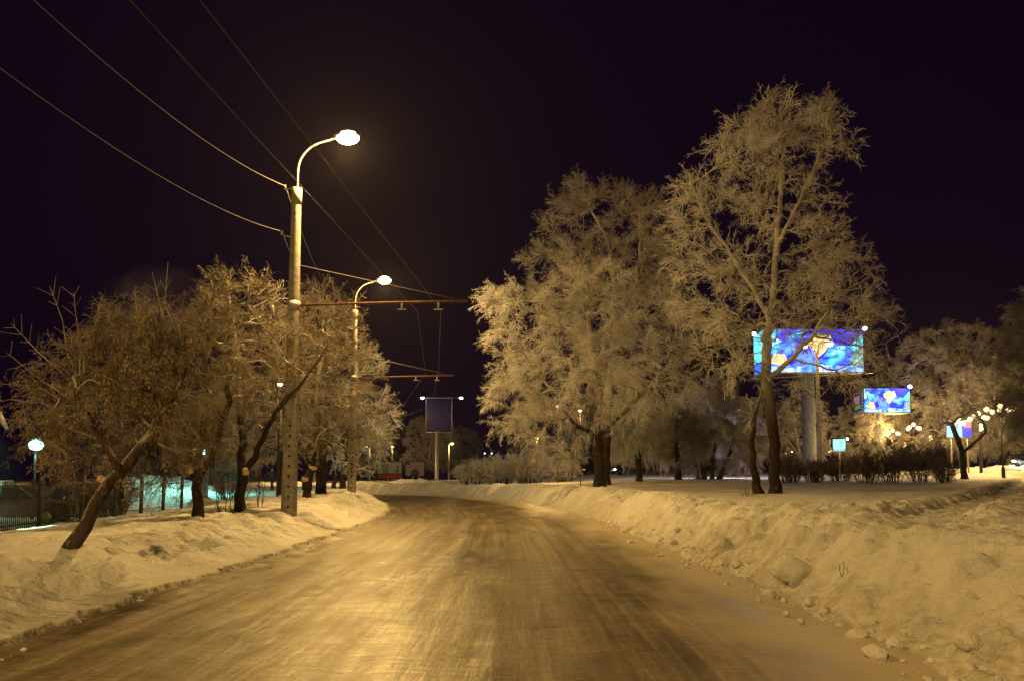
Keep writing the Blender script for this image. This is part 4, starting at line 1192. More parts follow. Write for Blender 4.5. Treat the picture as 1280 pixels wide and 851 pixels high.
def car(loc, rz, label, group, paint, lights=False, snow=True, tail=False):
    root = empty('parked_car', loc, label, 'car', group, rz)
    low = [(-2.1, 0.30), (2.05, 0.30), (2.16, 0.50), (2.12, 0.72), (1.85, 0.84), (0.95, 0.95), (-1.45, 0.98), (-2.05, 0.93), (-2.16, 0.62)]
    g = Geo()
    n = len(low); ring = []
    for y, k in ((-0.80, 0.95), (-0.86, 1.0), (0.86, 1.0), (0.80, 0.95)):
        ring.append([(a * (0.97 + 0.03 * k), y, 0.62 + (b_ - 0.62) * k) for a, b_ in low])
    v = [p for r_ in ring for p in r_]
    q = [(i * n + j, i * n + (j + 1) % n, (i + 1) * n + (j + 1) % n, (i + 1) * n + j) for i in range(3) for j in range(n)]
    v += [(0, -0.80, 0.62), (0, 0.80, 0.62)]
    t = [(4 * n, (j + 1) % n, j) for j in range(n)] + [(4 * n + 1, 3 * n + j, 3 * n + (j + 1) % n) for j in range(n)]
    g.add(v, q, t)
    cab = [(0.98, 0.94, 0.80), (0.28, 1.42, 0.62), (-1.05, 1.43, 0.62), (-1.62, 0.97, 0.80)]
    roof = [(-0.86, 0.62), (0.24, 0.62)]
    g.add([(0.26, -.62, 1.425), (-1.05, -.62, 1.435), (-1.05, .62, 1.435), (0.26, .62, 1.425), (0.2, -.5, 1.47), (-0.98, -.5, 1.48), (-0.98, .5, 1.48), (0.2, .5, 1.47)],
          [(0, 1, 5, 4), (1, 2, 6, 5), (2, 3, 7, 6), (3, 0, 4, 7), (4, 5, 6, 7), (0, 3, 2, 1)])
    for y in (-1, 1):                               # pillars
        for (x0, z0_, w0), (x1, z1, w1) in ((cab[0], cab[1]), (cab[3], cab[2]), ((-0.35, 0.95, .8), (-0.35, 1.42, .62))):
            g.tube([(x0, y * w0, z0_), (x1, y * w1, z1)], 0.035, 6)
    g.build('body', M[paint], root, False)
    gl = Geo()
    a = [(x, -w_, z) for x, z, w_ in cab] + [(x, w_, z) for x, z, w_ in cab]
    gl.add(np.array(a) * np.array((0.985, 0.985, 1.0)), [(0, 1, 2, 3), (7, 6, 5, 4), (0, 4, 5, 1), (3, 2, 6, 7)])
    gl.build('windows', M['glass'], root)
    for x in (-1.32, 1.36):
        for y in (-0.80, 0.80):
            wh = Geo().lathe([(0.0, -0.1), (0.29, -0.1), (0.32, -0.06), (0.32, 0.06), (0.29, 0.1), (0.0, 0.1)], (x, y, 0.32), 20, 'y').build('tyre', M['rubber'], root, True)
            Geo().lathe([(0.0, -0.03), (0.19, -0.02), (0.19, 0.02), (0.0, 0.03)], (x, y + (0.1 if y > 0 else -0.1), 0.32), 14, 'y').build('rim', M['steel'], wh, True)
    for y in (-0.62, 0.62):
        Geo().ball((2.13, y, 0.68), (0.06, 0.2, 0.09), 12, 8).build('headlight', M['headlight'] if lights else M['glass'], root, True)
        Geo().ball((-2.12, y, 0.78), (0.04, 0.16, 0.08), 10, 6).build('tail_light', M['tail'] if tail else M['rust'], root, True)
    if snow:
        Geo().box((-0.4, 0, 1.53), (1.35, 1.12, 0.11), bevel=0.05).build('roof_snow', M['snow'], root, True)
    return root


GY = 'cars parked in the yard behind the fence'
c1 = at(20, 640, 31); car((c1[0], c1[1], gz(c1[0], c1[1])), R(12), 'dusty brown parked car with snowy roof right behind the iron fence', GY, 'car_grey')
c2 = at(-20, 640, 40); car((c2[0], c2[1], gz(c2[0], c2[1])), R(190), 'dark parked car standing farther back in the yard', GY, 'car_black')
c3 = at(105, 630, 37); car((c3[0], c3[1], gz(c3[0], c3[1])), R(95), 'dark parked car facing away behind the leaning maple', GY, 'car_black')
p = at(1268, 580, 86); zc = gz(p[0], p[1])
ck = car((p[0] + .4, p[1], zc + 0.1), R(-116), 'black car with glaring white headlights behind the right snow mound', None, 'car_black', True, False)
point('headlight_light', (2.5, 0, 0.7), 120, (0.85, 0.92, 1.0), ck, 0.1)
p = at(757, 594, 130); ck = car((p[0], p[1], gz(p[0], p[1])), R(-70), 'distant car with white headlights right of the broad trunk', None, 'car_grey', True, False)
p = at(733, 596, 120); ck = car((p[0], p[1], gz(p[0], p[1])), R(60), 'distant car with red tail lights left of the broad trunk', None, 'car_black', False, False, True)


def person(loc, rz, label, stride=0.28, coat=(0.02, 0.018, 0.022), legs=(0.015, 0.014, 0.017)):
    root = empty('person', loc, label, 'person', 'walkers in the left park', rz)
    bm = bmesh.new()
    sk = bm.verts.layers.skin.verify()
    def v(x, y, z, r, r2=None):
        k = bm.verts.new((x, y, z)); k[sk].radius = (r, r2 or r); return k
    def chain(a, *pts):
        for p_ in pts: bm.edges.new((a, p_)); a = p_
        return a
    pel = v(0, 0, 0.95, 0.17, 0.13); pel[sk].use_root = True
    waist = v(0.01, 0, 1.12, 0.17, 0.13); chest = v(0.02, 0, 1.34, 0.20, 0.14); nk = v(0.03, 0, 1.50, 0.07); hd = v(0.05, 0, 1.62, 0.095, 0.10); top = v(0.05, 0, 1.74, 0.07)
    chain(pel, waist, chest, nk, hd, top)
    for s in (-1, 1):
        f = s * stride
        hip = v(0.0, s * 0.10, 0.86, 0.12); kn = v(f * 0.55 + 0.06, s * 0.10, 0.48, 0.085); an = v(f * 0.95 - 0.03, s * 0.10, 0.10, 0.06); toe = v(f * 0.95 + 0.14, s * 0.11, 0.05, 0.045)
        chain(pel, hip, kn, an, toe)
        sh = v(0.02, s * 0.20, 1.40, 0.085); el = v(-f * 0.35 - 0.02, s * 0.27, 1.13, 0.07); wr = v(-f * 0.5 + 0.08, s * 0.26, 0.90, 0.05); ha = v(-f * 0.5 + 0.12, s * 0.255, 0.81, 0.04)
        chain(chest, sh, el, wr, ha)
    me = bpy.data.meshes.new('body'); bm.to_mesh(me); bm.free()
    m, nt, b_ = new_mat('winter_clothes')
    tc = N(nt, 'ShaderNodeTexCoord'); sp = N(nt, 'ShaderNodeSeparateXYZ'); nt.links.new(tc.outputs['Object'], sp.inputs['Vector'])
    mr = N(nt, 'ShaderNodeMath', operation='DIVIDE'); nt.links.new(sp.outputs['Z'], mr.inputs[0]); mr.inputs[1].default_value = 2.0
    c = ramp(nt, mr.outputs[0], [(0.0, legs), (0.40, coat), (0.755, (0.35, 0.2, 0.14)), (0.825, (0.02, 0.02, 0.025))])
    nt.nodes[-1].color_ramp.interpolation = 'CONSTANT'
    nt.links.new(c, b_.inputs['Base Color']); b_.inputs['Roughness'].default_value = 0.9
    me.materials.append(m)
    o = link('body', me, root)
    o.modifiers.new('skin', 'SKIN').use_smooth_shade = True
    o.modifiers.new('sub', 'SUBSURF').levels = 1
    return root


p = at(340, 622, 62); person((p[0], p[1], gz(p[0], p[1])), R(250), 'person in dark winter clothes walking, close left of the nearest pole')
p = at(308, 613, 72); person((p[0], p[1], gz(p[0], p[1])), R(80), 'person in dark coat walking far off behind the forked tree', 0.2)

# ------------------------------------------------------------------ printed panels
def poly_mask(X, Y, pts):
    inside = np.zeros(X.shape, bool)
    n = len(pts); j = n - 1
    for i in range(n):
        xi, yi = pts[i]; xj, yj = pts[j]
        c = ((yi > Y) != (yj > Y)) & (X < (xj - xi) * (Y - yi) / (yj - yi + 1e-12) + xi)
        inside ^= c; j = i
    return inside


def lit_art(nx=150, ny=66, seed=3):
    """blue drink advertisement: slanted golden bottle with a blue label among splashing water"""
    x = (np.arange(nx) + .5) / nx; y = (np.arange(ny) + .5) / ny
    X, Y = np.meshgrid(x, y)
    img = np.zeros((ny, nx, 3))
    sw = fbm(X * 3.2 - Y * 2.0, Y * 5.0 + X * 2.2, seed, 5)
    ray = np.sin((X * 1.0 - Y * 0.55) * 26 + 1.6 * sw)
    a = ss(-0.7, 0.6, sw + 0.5 * ray)
    deep, cy, sky = np.array((0.0, 0.012, 0.80)), np.array((0.06, 0.62, 1.0)), np.array((0.30, 0.80, 1.0))
    a = a * (0.35 + 0.65 * ss(-0.4, 0.5, fbm(X * 7 - Y * 5, Y * 9 + X * 5, seed + 20, 4)))
    img[:] = deep * (1 - a[..., None]) + cy * a[..., None]
    b = ss(0.65, 1.25, sw + 0.4 * ray)[..., None]; img = img * (1 - b) + sky * b
    img[poly_mask(X, Y, [(0.0, 0.55), (0.0, 0.95), (0.18, 0.72)])] = (0.30, 0.85, 0.95)
    img[poly_mask(X, Y, [(0.52, 1.0), (1.0, 1.0), (1.0, 0.88), (0.86, 0.60), (0.70, 0.68)])] = (0.0, 0.0, 0.72)
    m = poly_mask(X, Y, [(0.86, 0.60), (1.0, 0.9), (1.0, 0.55), (0.9, 0.48)]); img[m] = (0.10, 0.75, 0.95)
    m = poly_mask(X, Y, [(0.86, 0.12), (0.88, 0.4), (1.0, 0.62), (1.0, 0.12)]); img[m] = np.array((0.16, 0.30, 0.26)) + 0.12 * fbm(X * 16, Y * 9, 8, 3)[m][:, None]
    fl = poly_mask(X, Y, [(0.0, 0.0), (1.0, 0.0), (1.0, 0.10), (0.45, 0.20), (0.0, 0.12)])
    img[fl] = np.array((0.22, 0.42, 0.95)) + 0.25 * fbm(X * 20, Y * 6, 9, 3)[fl][:, None]
    bot = [(0.05, 0.18), (0.20, 0.08), (0.50, 0.20), (0.62, 0.42), (0.66, 0.62), (0.62, 0.80), (0.46, 0.84), (0.30, 0.72), (0.08, 0.38)]
    m = poly_mask(X, Y, bot); img[m] = np.array((0.03, 0.10, 0.75)) + np.array((0.1, 0.25, 0.2)) * fbm(X * 14, Y * 8, 12, 3)[m][:, None]
    m = poly_mask(X, Y, [(0.42, 0.76), (0.50, 0.40), (0.55, 0.36), (0.62, 0.50), (0.68, 0.72), (0.63, 0.86), (0.54, 0.88)]); img[m] = (1.0, 0.66, 0.26)
    m = poly_mask(X, Y, [(0.60, 0.84), (0.66, 0.62), (0.70, 0.70), (0.66, 0.90)]); img[m] = (1.0, 0.86, 0.52)
    m = poly_mask(X, Y, [(0.04, 0.24), (0.20, 0.10), (0.24, 0.16), (0.20, 0.42), (0.10, 0.44)]); img[m] = (0.85, 0.52, 0.24)
    for k in range(5):                              # stripes of the label
        c0 = 0.26 + 0.05 * k
        m = poly_mask(X, Y, [(c0, 0.62), (c0 + 0.012, 0.64), (c0 + 0.09, 0.24), (c0 + 0.075, 0.22)]); img[m] = (0.10, 0.26, 0.9)
    return np.clip(img, 0, 1)


def sheet(name, img, corners, mat, parent):
    """flat printed sheet: corners bl, br, tr, tl in parent space, one coloured face per image cell"""
    ny, nx, _ = img.shape
    bl, br, tr, tl = [np.array(c, float) for c in corners]
    u = np.linspace(0, 1, nx + 1)[None, :, None]; v = np.linspace(0, 1, ny + 1)[:, None, None]
    P = (bl * (1 - u) + br * u) * (1 - v) + (tl * (1 - u) + tr * u) * v
    idx = np.arange((nx + 1) * (ny + 1)).reshape(ny + 1, nx + 1)
    q = np.stack((idx[:-1, :-1], idx[:-1, 1:], idx[1:, 1:], idx[1:, :-1]), -1).reshape(-1, 4)
    me = mesh_np(name, P.reshape(-1, 3), q, None, M[mat], False)
    ca = me.color_attributes.new('print', 'FLOAT_COLOR', 'CORNER')
    c = np.concatenate((np.repeat(img.reshape(-1, 3), 4, 0), np.ones((nx * ny * 4, 1))), 1)
    ca.data.foreach_set('color', c.astype(np.float32).ravel())
    return link(name, me, parent)


def prism_board(label, tl, tr, bl, br, back_px, d, pole_px, pole_r, seed, flood, left_img):
    A0, B0, A1, B1 = at(*bl, d), at(*br, d), at(*tl, d), at(*tr, d)
    zb, zt = (A0[2] + B0[2]) / 2, (A1[2] + B1[2]) / 2
    A, B = A0[:2], B0[:2]
    Cc = at(back_px, 500, d * 1.055)[:2]
    pc = at(pole_px, 500, d * 1.03)
    g0 = gz(pc[0], pc[1])
    root = empty('billboard', (pc[0], pc[1], g0), label, 'billboard', 'triangular billboards on single columns')
    off = np.array((pc[0], pc[1], g0))
    L = lambda q, z: np.array((q[0], q[1], z)) - off
    Geo().lathe([(pole_r, -0.5), (pole_r, zb - g0), (0, zb - g0)], (0, 0, 0), 20).build('column', M['pillar'], root, True)
    ins = np.array((A, B, Cc)); cen = ins.mean(0); ins = cen + (ins - cen) * 0.985
    v = [L(q, z) for z in (zb, zt) for q in ins]
    Geo().add(v, [(0, 1, 4, 3), (1, 2, 5, 4), (2, 0, 3, 5)], [(0, 2, 1), (3, 4, 5)]).build('box', M['dark'], root)
    sheet('advert_sheet', lit_art(seed=seed), (L(A, zb), L(B, zb), L(B, zt), L(A, zt)), 'print_lit', root)
    sheet('advert_sheet', left_img, (L(Cc, zb), L(A, zb) + np.array((-0.02, 0, 0)), L(A, zt) + np.array((-0.02, 0, 0)), L(Cc, zt)), 'print_half' if seed == 5 else 'print_lit', root)
    # catwalk around the bottom and floodlights on outriggers
    out = cen + (np.array((A, B, Cc)) - cen) * 1.12
    cw = Geo()
    for i in range(3):
        a, b_ = out[i], out[(i + 1) % 3]
        cw.tube([L(a, zb - 0.12), L(b_, zb - 0.12)], 0.09, 6)
    cw.build('catwalk', M['steel'], root)
    for (fx, fy) in flood:
        fp = at(fx, fy, d - 0.8) - off
        corner = L(A if fx < (tl[0] + tr[0]) / 2 else B, zt)
        fl_ = Geo().tube([corner, fp], 0.06, 6).box(fp + np.array((0, 0.1, 0.1)), (0.5, 0.3, 0.25)).build('floodlight', M['steel'], root)
        point('flood_light', fp + np.array((-0.5, -0.5, 0)), 300 if fx < 1000 else 250, (0.62, 0.72, 1.0), root, 0.25, R(52) if fx < 1000 else None, (-0.45, -1.0, -0.46) if fx < 1000 else None)
        Geo().ball(fp + np.array((0, -0.12, 0)), 0.24, 10, 7).build('lens', M['bulb_white'], fl_, True)
    return root


cy = np.zeros((20, 10, 3)); cy[:] = (0.10, 0.75, 0.85); cy[:6] = (0.02, 0.12, 0.7)
prism_board('large glowing blue billboard behind the twin-stemmed tree', (956, 414), (1078, 410), (957, 466), (1080, 463), 944, 90, 1010, 0.75, 3, [(942, 418), (1080.5, 411)], cy)
lf = np.zeros((24, 12, 3)); lf[:] = (0.03, 0.03, 0.07); lf[10:19, 0:7] = (0.75, 0.42, 0.55); lf[5:9, 1:8] = (0.35, 0.75, 0.1); lf[:, 9:11] = (0.15, 0.2, 0.4)
lf[4:22:3, 9:11] = (0.7, 0.75, 0.9); lf[0:3, :] = (0.3, 0.4, 0.7)
prism_board('smaller glowing blue billboard in the gap right of the twin tree', (1081, 485), (1138, 485), (1081, 515), (1138, 514), 1067, 105, 1098, 0.55, 5, [(1137, 483)], lf)
# lit blue spill of the billboard floodlights on the snow and willow beside it
bp = at(1010, 500, 90)

# cyan light box on a post
p = at(1049, 556, 95); g0 = gz(p[0], p[1])
root = empty('light_box', (p[0], p[1], g0), 'small cyan light box with a blue mark, between the two billboards', 'sign')
im = np.zeros((18, 22, 3)); im[:] = (0.22, 0.95, 0.92); im[:4] = (0.10, 0.25, 0.33)
im[10:15, 11:18] = (0.02, 0.35, 0.75); im[9:13, 11:15] = (0.2, 0.9, 0.95); im[6:9, 12:16] = (0.03, 0.42, 0.7); im[0:4, 2:18:3] = (0.3, 0.55, 0.75)
hz = p[2] - g0
Geo().box((0, 0.15, hz), (1.5, 0.25, 1.45), bevel=0.04).build('case', M['steel'], root)
sheet('face', im, ((-0.70, 0.02, hz - .68), (0.72, 0.02, hz - .68), (0.72, 0.02, hz + .68), (-0.70, 0.02, hz + .68)), 'print_lit', root)
Geo().box((-1.0, 0.4, hz), (0.5, 0.08, 1.45), R(50)).build('side_panel', M['pillar'], root)
Geo().tube([(0, 0.15, -0.3), (0, 0.15, hz - .7)], 0.12, 10).build('post', M['steel'], root)
Geo().ball((1.0, 0, hz + .75), 0.14, 8, 6).build('lamp', M['bulb_white'], root, True)
# cyan and blue banner behind the forked trunk
p = at(1199, 536, 78); g0 = gz(p[0], p[1])
root = empty('light_box', (p[0], p[1], g0), 'cyan and blue lit banner with red corner behind the forked trunk', 'sign')
im = np.zeros((16, 26, 3)); im[:] = (0.25, 0.85, 0.9); im[:, 16:] = (0.02, 0.03, 0.75); im[10:, 18:] = (0.75, 0.12, 0.12); im[12:, 8:20] = (0.95, 0.95, 0.9); im[0:6, 6:10] = (0.05, 0.1, 0.5)
hz = p[2] - g0
Geo().box((0, 0.15, hz), (2.5, 0.2, 1.6), bevel=0.04).build('case', M['steel'], root)
sheet('face', im, ((-1.2, 0.03, hz - .75), (1.2, 0.03, hz - .75), (1.2, 0.03, hz + .75), (-1.2, 0.03, hz + .75)), 'print_lit', root)
Geo().tube([(-.8, 0.15, -0.3), (-.8, 0.15, hz - .8)], 0.09, 8).tube([(.8, 0.15, -0.3), (.8, 0.15, hz - .8)], 0.09, 8).build('post', M['steel'], root)
# utility poles
def utility(px, py0, py1, d, label, r=0.17):
    b_ = gbase(px, py0, d); top = at(px, py1, d)
    root_ = empty('utility_pole', b_, label, 'pole', None)
    h_ = top[2] - b_[2]
    Geo().lathe([(0, -0.4), (r, -0.4), (r * 0.7, h_), (0, h_)], (0, 0, 0), 12).build('shaft', M['wood'], root_, True)
    Geo().box((0, 0, h_ - 0.6), (0.9, 0.08, 0.1)).build('crossarm', M['wood'], root_)
    return root_


b = gbase(1026, 596, 76); top = at(1021, 440, 76) - b
root = empty('street_lamp', b, 'pale post with twin glowing lamps crossing the large billboard', 'street lamp')
Geo().lathe([(0, -0.4), (0.24, -0.4), (0.15, top[2]), (0, top[2])], (0, 0, 0), 12).build('post', M['wood'], root, True)
for px, py in ((1005, 433), (1037, 430)):
    q = at(px, py, 76) - b
    Geo().tube([(0, 0, top[2] - 0.2), (q[0] * .3, 0, q[2] + .25), (q[0], q[1], q[2] + .18)], 0.05, 8).build('lamp_arm', M['steel'], root, True)
    hd_ = Geo().ball(q + np.array((0, 0, .12)), (0.42, 0.18, 0.1), 12, 7).build('lamp_head', M['steel'], root, True)
    Geo().ball(q, (0.34, 0.2, 0.2), 12, 8).build('lamp_bowl', M['bowl'], hd_, True)
    point('lamp_light', q + np.array((0, -0.1, -0.4)), 160, SODIUM, root, 0.15)
utility(1084, 590, 508, 110, 'thin pole left of the smaller billboard column', 0.14)

# tall unlit blue panel at the bend
b = gbase(546, 604, 95)
root = empty('panel_sign', b, 'tall unlit dark blue panel on a grey pole at the bend', 'sign')
off = b
tl, tr, bl, br = [at(x, y, 95) - off for x, y in ((533, 497), (565, 497), (533, 540), (565, 540))]
Geo().lathe([(0.24, -0.4), (0.24, bl[2] + .2), (0, bl[2] + .2)], (0, 0, 0), 14).build('pole', M['steel'], root, True)
cx = (bl[0] + br[0]) / 2
Geo().box((cx, 0.0, (bl[2] + tl[2]) / 2), (br[0] - bl[0], 0.35, tl[2] - bl[2]), bevel=0.03).build('panel', M['panel_blue'], root)
fr = Geo()
for a, c in ((bl, br), (br, tr), (tr, tl), (tl, bl)): fr.tube([a + np.array((0, -.2, 0)), c + np.array((0, -.2, 0))], 0.05, 6)
fr.build('frame', M['steel'], root)
for fx in (528, 576.5):
    q = at(fx, 497, 95) - off
    f_ = Geo().tube([np.array((tl[0] if fx < 545 else tr[0], 0, tl[2])), q], 0.035, 6).box(q + np.array((0, -0.06, 0.12)), (0.45, 0.35, 0.1)).build('floodlight', M['steel'], root)
    Geo().ball(q, (0.2, 0.2, 0.16), 10, 7).build('lens', M['bulb_white'], f_, True)
point('flood_light', (tl[0] + 0.3, 0.5, tl[2] - 0.3), 900, (0.75, 0.88, 1.0), root, 0.2)


# roadside billboards beyond the bend
def road_board(label, x0, x1, y0, y1, d, img, strip):
    img = img * 0.4  # print darkened so the boards look dimly lit
    a, c = at(x0, y1, d), at(x1, y0, d)
    cx_, g0_ = (a[0] + c[0]) / 2, gz((a[0] + c[0]) / 2, d)
    root_ = empty('billboard', (cx_, d, g0_), label, 'billboard', 'unlit roadside billboards beyond the bend')
    w_, zb_, zt_ = c[0] - a[0], a[2] - g0_, c[2] - g0_
    Geo().box((0, 0.2, (zb_ + zt_) / 2), (w_ + .3, 0.3, zt_ - zb_ + .3), bevel=0.03).build('case', M['dark'], root_)
    sheet('advert_sheet', img, ((-w_ / 2, 0.04, zb_), (w_ / 2, 0.04, zb_), (w_ / 2, 0.04, zt_), (-w_ / 2, 0.04, zt_)), 'print', root_)
    if strip: Geo().box((0, 0.1, zb_ - 0.65), (w_ + .3, 0.3, 0.9), bevel=0.03).build('red_apron', noisy('red_panel', (0.2, 0.015, 0.015), (0.28, 0.03, 0.025), 2, 0.6), root_)
    Geo().box((-0.4, 0.2, zb_ / 2 - .2), (0.35, 0.3, zb_ + .4)).box((0.9, 0.2, zb_ / 2 - .2), (0.35, 0.3, zb_ + .4)).build('post', M['steel'], root_)
    return root_


im = np.zeros((30, 60, 3)); im[:] = (0.62, 0.60, 0.66)
im[21:23, 5:32] = (0.22, 0.18, 0.42); im[16:17, 5:36] = (0.45, 0.42, 0.5)
for k, x in enumerate((8, 13, 18, 24)):                # big capitals, too far off to spell out
    im[5:11, x:x + 1] = (0.16, 0.12, 0.3); im[5:6, x:x + 3] = (0.16, 0.12, 0.3)
    if k % 2: im[10:11, x:x + 4] = (0.16, 0.12, 0.3); im[5:11, x + 3:x + 4] = (0.16, 0.12, 0.3)
im[16:21, 49:53] = (0.08, 0.05, 0.07); im[6:17, 48:52] = (0.1, 0.05, 0.08); im[3:7, 43:53] = (0.09, 0.05, 0.08)
road_board('white billboard with dark capitals and a red apron', 473, 502, 577, 591, 165, im, True)
im = np.zeros((30, 44, 3)); im[:] = (0.5, 0.46, 0.5); im[22:30, 12:30] = (0.58, 0.45, 0.55); im[18:21, 8:34] = (0.4, 0.2, 0.22)
X, Y = np.meshgrid(np.arange(44), np.arange(30)); im[(X - 22) ** 2 / 110 + (Y - 3) ** 2 / 130 < 1] = (0.07, 0.05, 0.08); im[24:30, 0:10] = (0.08, 0.06, 0.1)
road_board('grey billboard with a dark figure, right of the red apron one', 507, 530, 577, 594, 165, im, False)

# high block of flats behind the trees
b = gbase(902, 598, 260)
root = empty('apartment_block', b, 'dark high block of flats glimpsed between the tree crowns', 'building')
hb = at(902, 395, 260)[2] - b[2]
Geo().box((0, 5, hb / 2 - 1), (15, 12, hb + 2)).build('wall', M['building'], root)
for k in (-6.2, -2.0, 2.2, 6.4):
    Geo().box((k, -1.15, hb / 2), (0.9, 0.3, hb)).build('pilaster', M['building'], root)
for fl_ in range(int(hb / 2.9)):
    for k in (-4.1, 0.1, 4.3):
        Geo().box((k, -1.02, 2 + fl_ * 2.9), (2.4, 0.1, 1.5)).build('window', M['glass'], root)
# low dark buildings on the horizon beyond the bend
for (x0, x1, y0, d, lab) in ((575, 640, 578, 260, 'low dark building on the horizon right of the blue panel'), (440, 478, 572, 240, 'low dark building on the horizon left of the billboards')):
    a, c = at(x0, y0, d), at(x1, y0, d); cx_ = (a[0] + c[0]) / 2; g0 = gz(cx_, d)
    root = empty('house', (cx_, d, g0), lab, 'building', 'low dark buildings on the horizon')
    hh = a[2] - g0
    Geo().box((0, 5, hh / 2 - 1), (c[0] - a[0], 10, hh + 2)).build('wall', M['building'], root)
    Geo().box((0, 5, hh + 0.15), (c[0] - a[0] + .6, 10.6, 0.3), bevel=0.1).build('roof_snow', M['snow'], root)
    for k in range(5):
        Geo().box(((c[0] - a[0]) * (k - 2) / 5.5, -0.03, hh * 0.55), (1.4, 0.1, 1.3)).build('window', M['glass'], root)
small_lamp(606, 566, 200, 'left of two tiny white lamps over the roadside thicket', GF, 0, SODIUM, 'bulb_white', 0.16, 0.1)
small_lamp(614.5, 566, 200, 'right of two tiny white lamps over the roadside thicket', GF, 0, SODIUM, 'bulb_white', 0.16, 0.1)

# ------------------------------------------------------------------ snow clods fallen from the right bank
def clod(c, r, seed, label, group):
    bm = bmesh.new(); bmesh.ops.create_icosphere(bm, subdivisions=3, radius=1.0)
    rng = np.random.default_rng(seed)
    pl = norm(rng.normal(0, 1, (9, 3))); off_ = rng.uniform(0.62, 0.95, 9)
    v = np.array([q.co[:] for q in bm.verts])
    for n_, o_ in zip(pl, off_):
        d_ = v @ n_; v = v - np.maximum(0, d_ - o_)[:, None] * n_ * 0.85
    v = v * (1 + 0.13 * fbm(v[:, 0] * 3 + v[:, 2] * 2, v[:, 1] * 3 + seed, seed, 3))[:, None]
    for q, p_ in zip(bm.verts, v): q.co = p_ * np.array(r)
    me = bpy.data.meshes.new('snow_clod'); bm.to_mesh(me); bm.free()
    me.polygons.foreach_set('use_smooth', np.ones(len(me.polygons), bool)); me.materials.append(M['snow'])
    me.uv_layers.new(name='UVMap'); me.uv_layers[0].data.foreach_set('uv', np.tile((3.0, 0.0), len(me.loops)).astype(np.float32))
    o = link('snow_clod', me); o.location = c; o.rotation_euler = (0, 0, rng.uniform(0, 6))
    return tag(o, label, 'snow clod', group)


GK = 'snow clods along the foot of the right bank'
ordn = ['largest', 'second largest', 'third largest']
CL_ = [(990, 720, 0.26, 'large rounded snow block lying alone at the foot of the right bank'), (922, 706, 0.11, 'flat snow clod up the road from the large block'),
       (962, 744, 0.10, 'snow clod just below the large block toward the camera'), (1072, 797, 0.10, 'pale snow clod on the road edge nearer than the large block'),
       (1094, 818, 0.11, 'palest wet snow clod near the lower right corner'), (1118, 806, 0.07, 'grey clod right of the pale wet clod'),
       (892, 694, 0.09, 'snow clod halfway along the bank foot'), (858, 683, 0.08, 'small clod beside a darker crumb along the bank foot'),
       (842, 677, 0.09, 'pale clod among crumbs farther up the bank foot'), (826, 672, 0.07, 'lowest crumb of the far clod cluster'),
       (846, 660, 0.07, 'clod stuck partway up the bank slope'), (762, 652, 0.10, 'dark lying clod at the bank foot near the broad tree'),
       (1208, 806, 0.10, 'dark icy lump sunk in the near right bank'), (940, 700, 0.08, 'clod close left of the large block'),
       (1010, 752, 0.06, 'small crumb right below the large block'), (905, 703, 0.06, 'crumb between the flat clod and halfway clod')]
for i, (px, py, r, lab) in enumerate(CL_):
    lo, hi = 3.0, 60.0
    for _ in range(40):                              # where this sight line meets the snow
        m_ = (lo + hi) / 2; q = at(px, py + 3, m_)
        if q[2] > max(gz(q[0], q[1]), 0.0): lo = m_
        else: hi = m_
    q = at(px, py + 3, lo)
    rr = r * random.uniform(0.95, 1.1)
    clod((q[0], q[1], max(gz(q[0], q[1]), 0.0) + rr * 0.45), (rr * random.uniform(1.0, 1.3), rr, rr * random.uniform(0.7, 0.95)), 500 + i, lab, GK)

rng = np.random.default_rng(77)
vs, ts, nv = [], [], 0
ico = bmesh.new(); bmesh.ops.create_icosphere(ico, subdivisions=1, radius=1.0)
iv = np.array([q.co[:] for q in ico.verts]); it = np.array([[q.index for q in f.verts] for f in ico.faces]); ico.free()
for k in range(330):
    u_ = 5.5 + 34 * rng.uniform() ** 1.7
    sgn = 1 if rng.uniform() < 0.9 else -1
    sv_ = HALF + (rng.normal(0.05, 0.28) if sgn > 0 else rng.normal(-0.1, 0.12))
    cx_, cy_ = np.interp(u_, LU, LINE[:, 0]), np.interp(u_, LU, LINE[:, 1])
    tx_, ty_ = np.interp(u_, LU, LT[:, 0]), np.interp(u_, LU, LT[:, 1])
    x_, y_ = cx_ + ty_ * sv_ * sgn, cy_ - tx_ * sv_ * sgn
    r_ = (0.012 + 0.05 * rng.uniform() ** 3) * (1 if sgn > 0 else 0.5)
    vs.append(iv * r_ * rng.uniform(0.55, 1.25, (len(iv), 1)) * rng.uniform(0.7, 1.2, 3) + np.array((x_, y_, 0))); ts.append(it + nv); nv += len(iv)
vs = np.concatenate(vs); cz = height(vs.reshape(-1, len(iv), 3)[:, :, 0].mean(1), vs.reshape(-1, len(iv), 3)[:, :, 1].mean(1))
vs[:, 2] += np.repeat(np.maximum(cz, 0.015) + 0.01, len(iv))
o = link('snow_crumbs', mesh_np('snow_crumbs', vs, None, np.concatenate(ts), M['snow'], False, np.tile((2.0, 0.0), (len(vs), 1))))
tag(o, None, None, None, 'stuff')

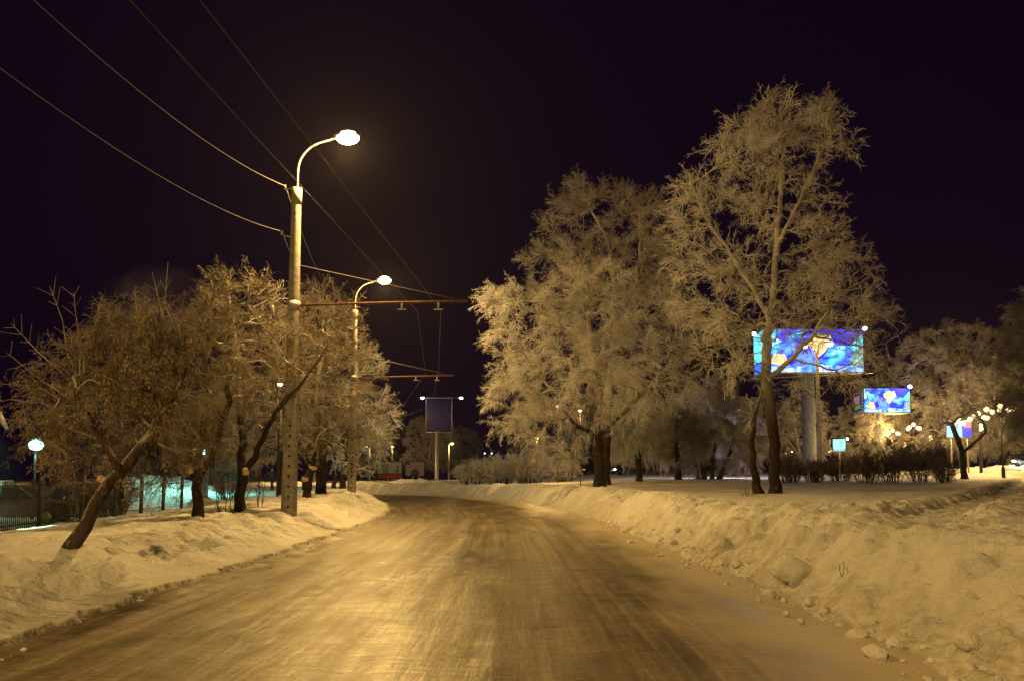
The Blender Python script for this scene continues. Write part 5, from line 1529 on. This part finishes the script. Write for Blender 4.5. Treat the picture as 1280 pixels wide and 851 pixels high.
# ------------------------------------------------------------------ drifting smoke behind the left trees
bm = bmesh.new()
bmesh.ops.create_icosphere(bm, subdivisions=3, radius=1.0)
me = bpy.data.meshes.new('smoke'); bm.to_mesh(me); bm.free()
o = link('smoke', me); o.location = at(172, 392, 44); o.scale = (4.0, 2.2, 2.6); o.rotation_euler = (0, R(-28), 0); tag(o, None, None, None, 'stuff')
m = bpy.data.materials.new('smoke'); m.use_nodes = True
nt = m.node_tree; nt.nodes.remove(nt.nodes['Principled BSDF'])
pv = N(nt, 'ShaderNodeVolumePrincipled'); pv.inputs['Color'].default_value = (0.85, 0.75, 0.85, 1)
tc = N(nt, 'ShaderNodeTexCoord')
gr = N(nt, 'ShaderNodeTexGradient', gradient_type='SPHERICAL'); nt.links.new(tc.outputs['Object'], gr.inputs['Vector'])
nz = N(nt, 'ShaderNodeTexNoise', Scale=1.6, Detail=3.0, Distortion=0.8); nt.links.new(tc.outputs['Object'], nz.inputs['Vector'])
r1 = N(nt, 'ShaderNodeMapRange'); nt.links.new(nz.outputs['Fac'], r1.inputs['Value']); r1.inputs['From Min'].default_value = 0.42; r1.inputs['From Max'].default_value = 0.65; r1.inputs['To Max'].default_value = 0.22
mu = N(nt, 'ShaderNodeMath', operation='MULTIPLY'); nt.links.new(gr.outputs['Fac'], mu.inputs[0]); nt.links.new(r1.outputs['Result'], mu.inputs[1])
nt.links.new(mu.outputs[0], pv.inputs['Density'])
nt.links.new(pv.outputs['Volume'], nt.nodes['Material Output'].inputs['Volume']); me.materials.append(m)

# ------------------------------------------------------------------ frosty air
if HAZE > 0:
    me = Geo().box((0, 340, 40 - 1.2), (1400, 760, 82)).data('haze', None)
    o = link('haze', me); tag(o, None, None, None, 'stuff')
    m = bpy.data.materials.new('frosty_air'); m.use_nodes = True
    nt = m.node_tree; nt.nodes.remove(nt.nodes['Principled BSDF'])
    pv = N(nt, 'ShaderNodeVolumePrincipled'); pv.inputs['Color'].default_value = (0.9, 0.9, 0.92, 1); pv.inputs['Density'].default_value = HAZE; pv.inputs['Anisotropy'].default_value = 0.5
    nt.links.new(pv.outputs['Volume'], nt.nodes['Material Output'].inputs['Volume'])
    me.materials.append(m)
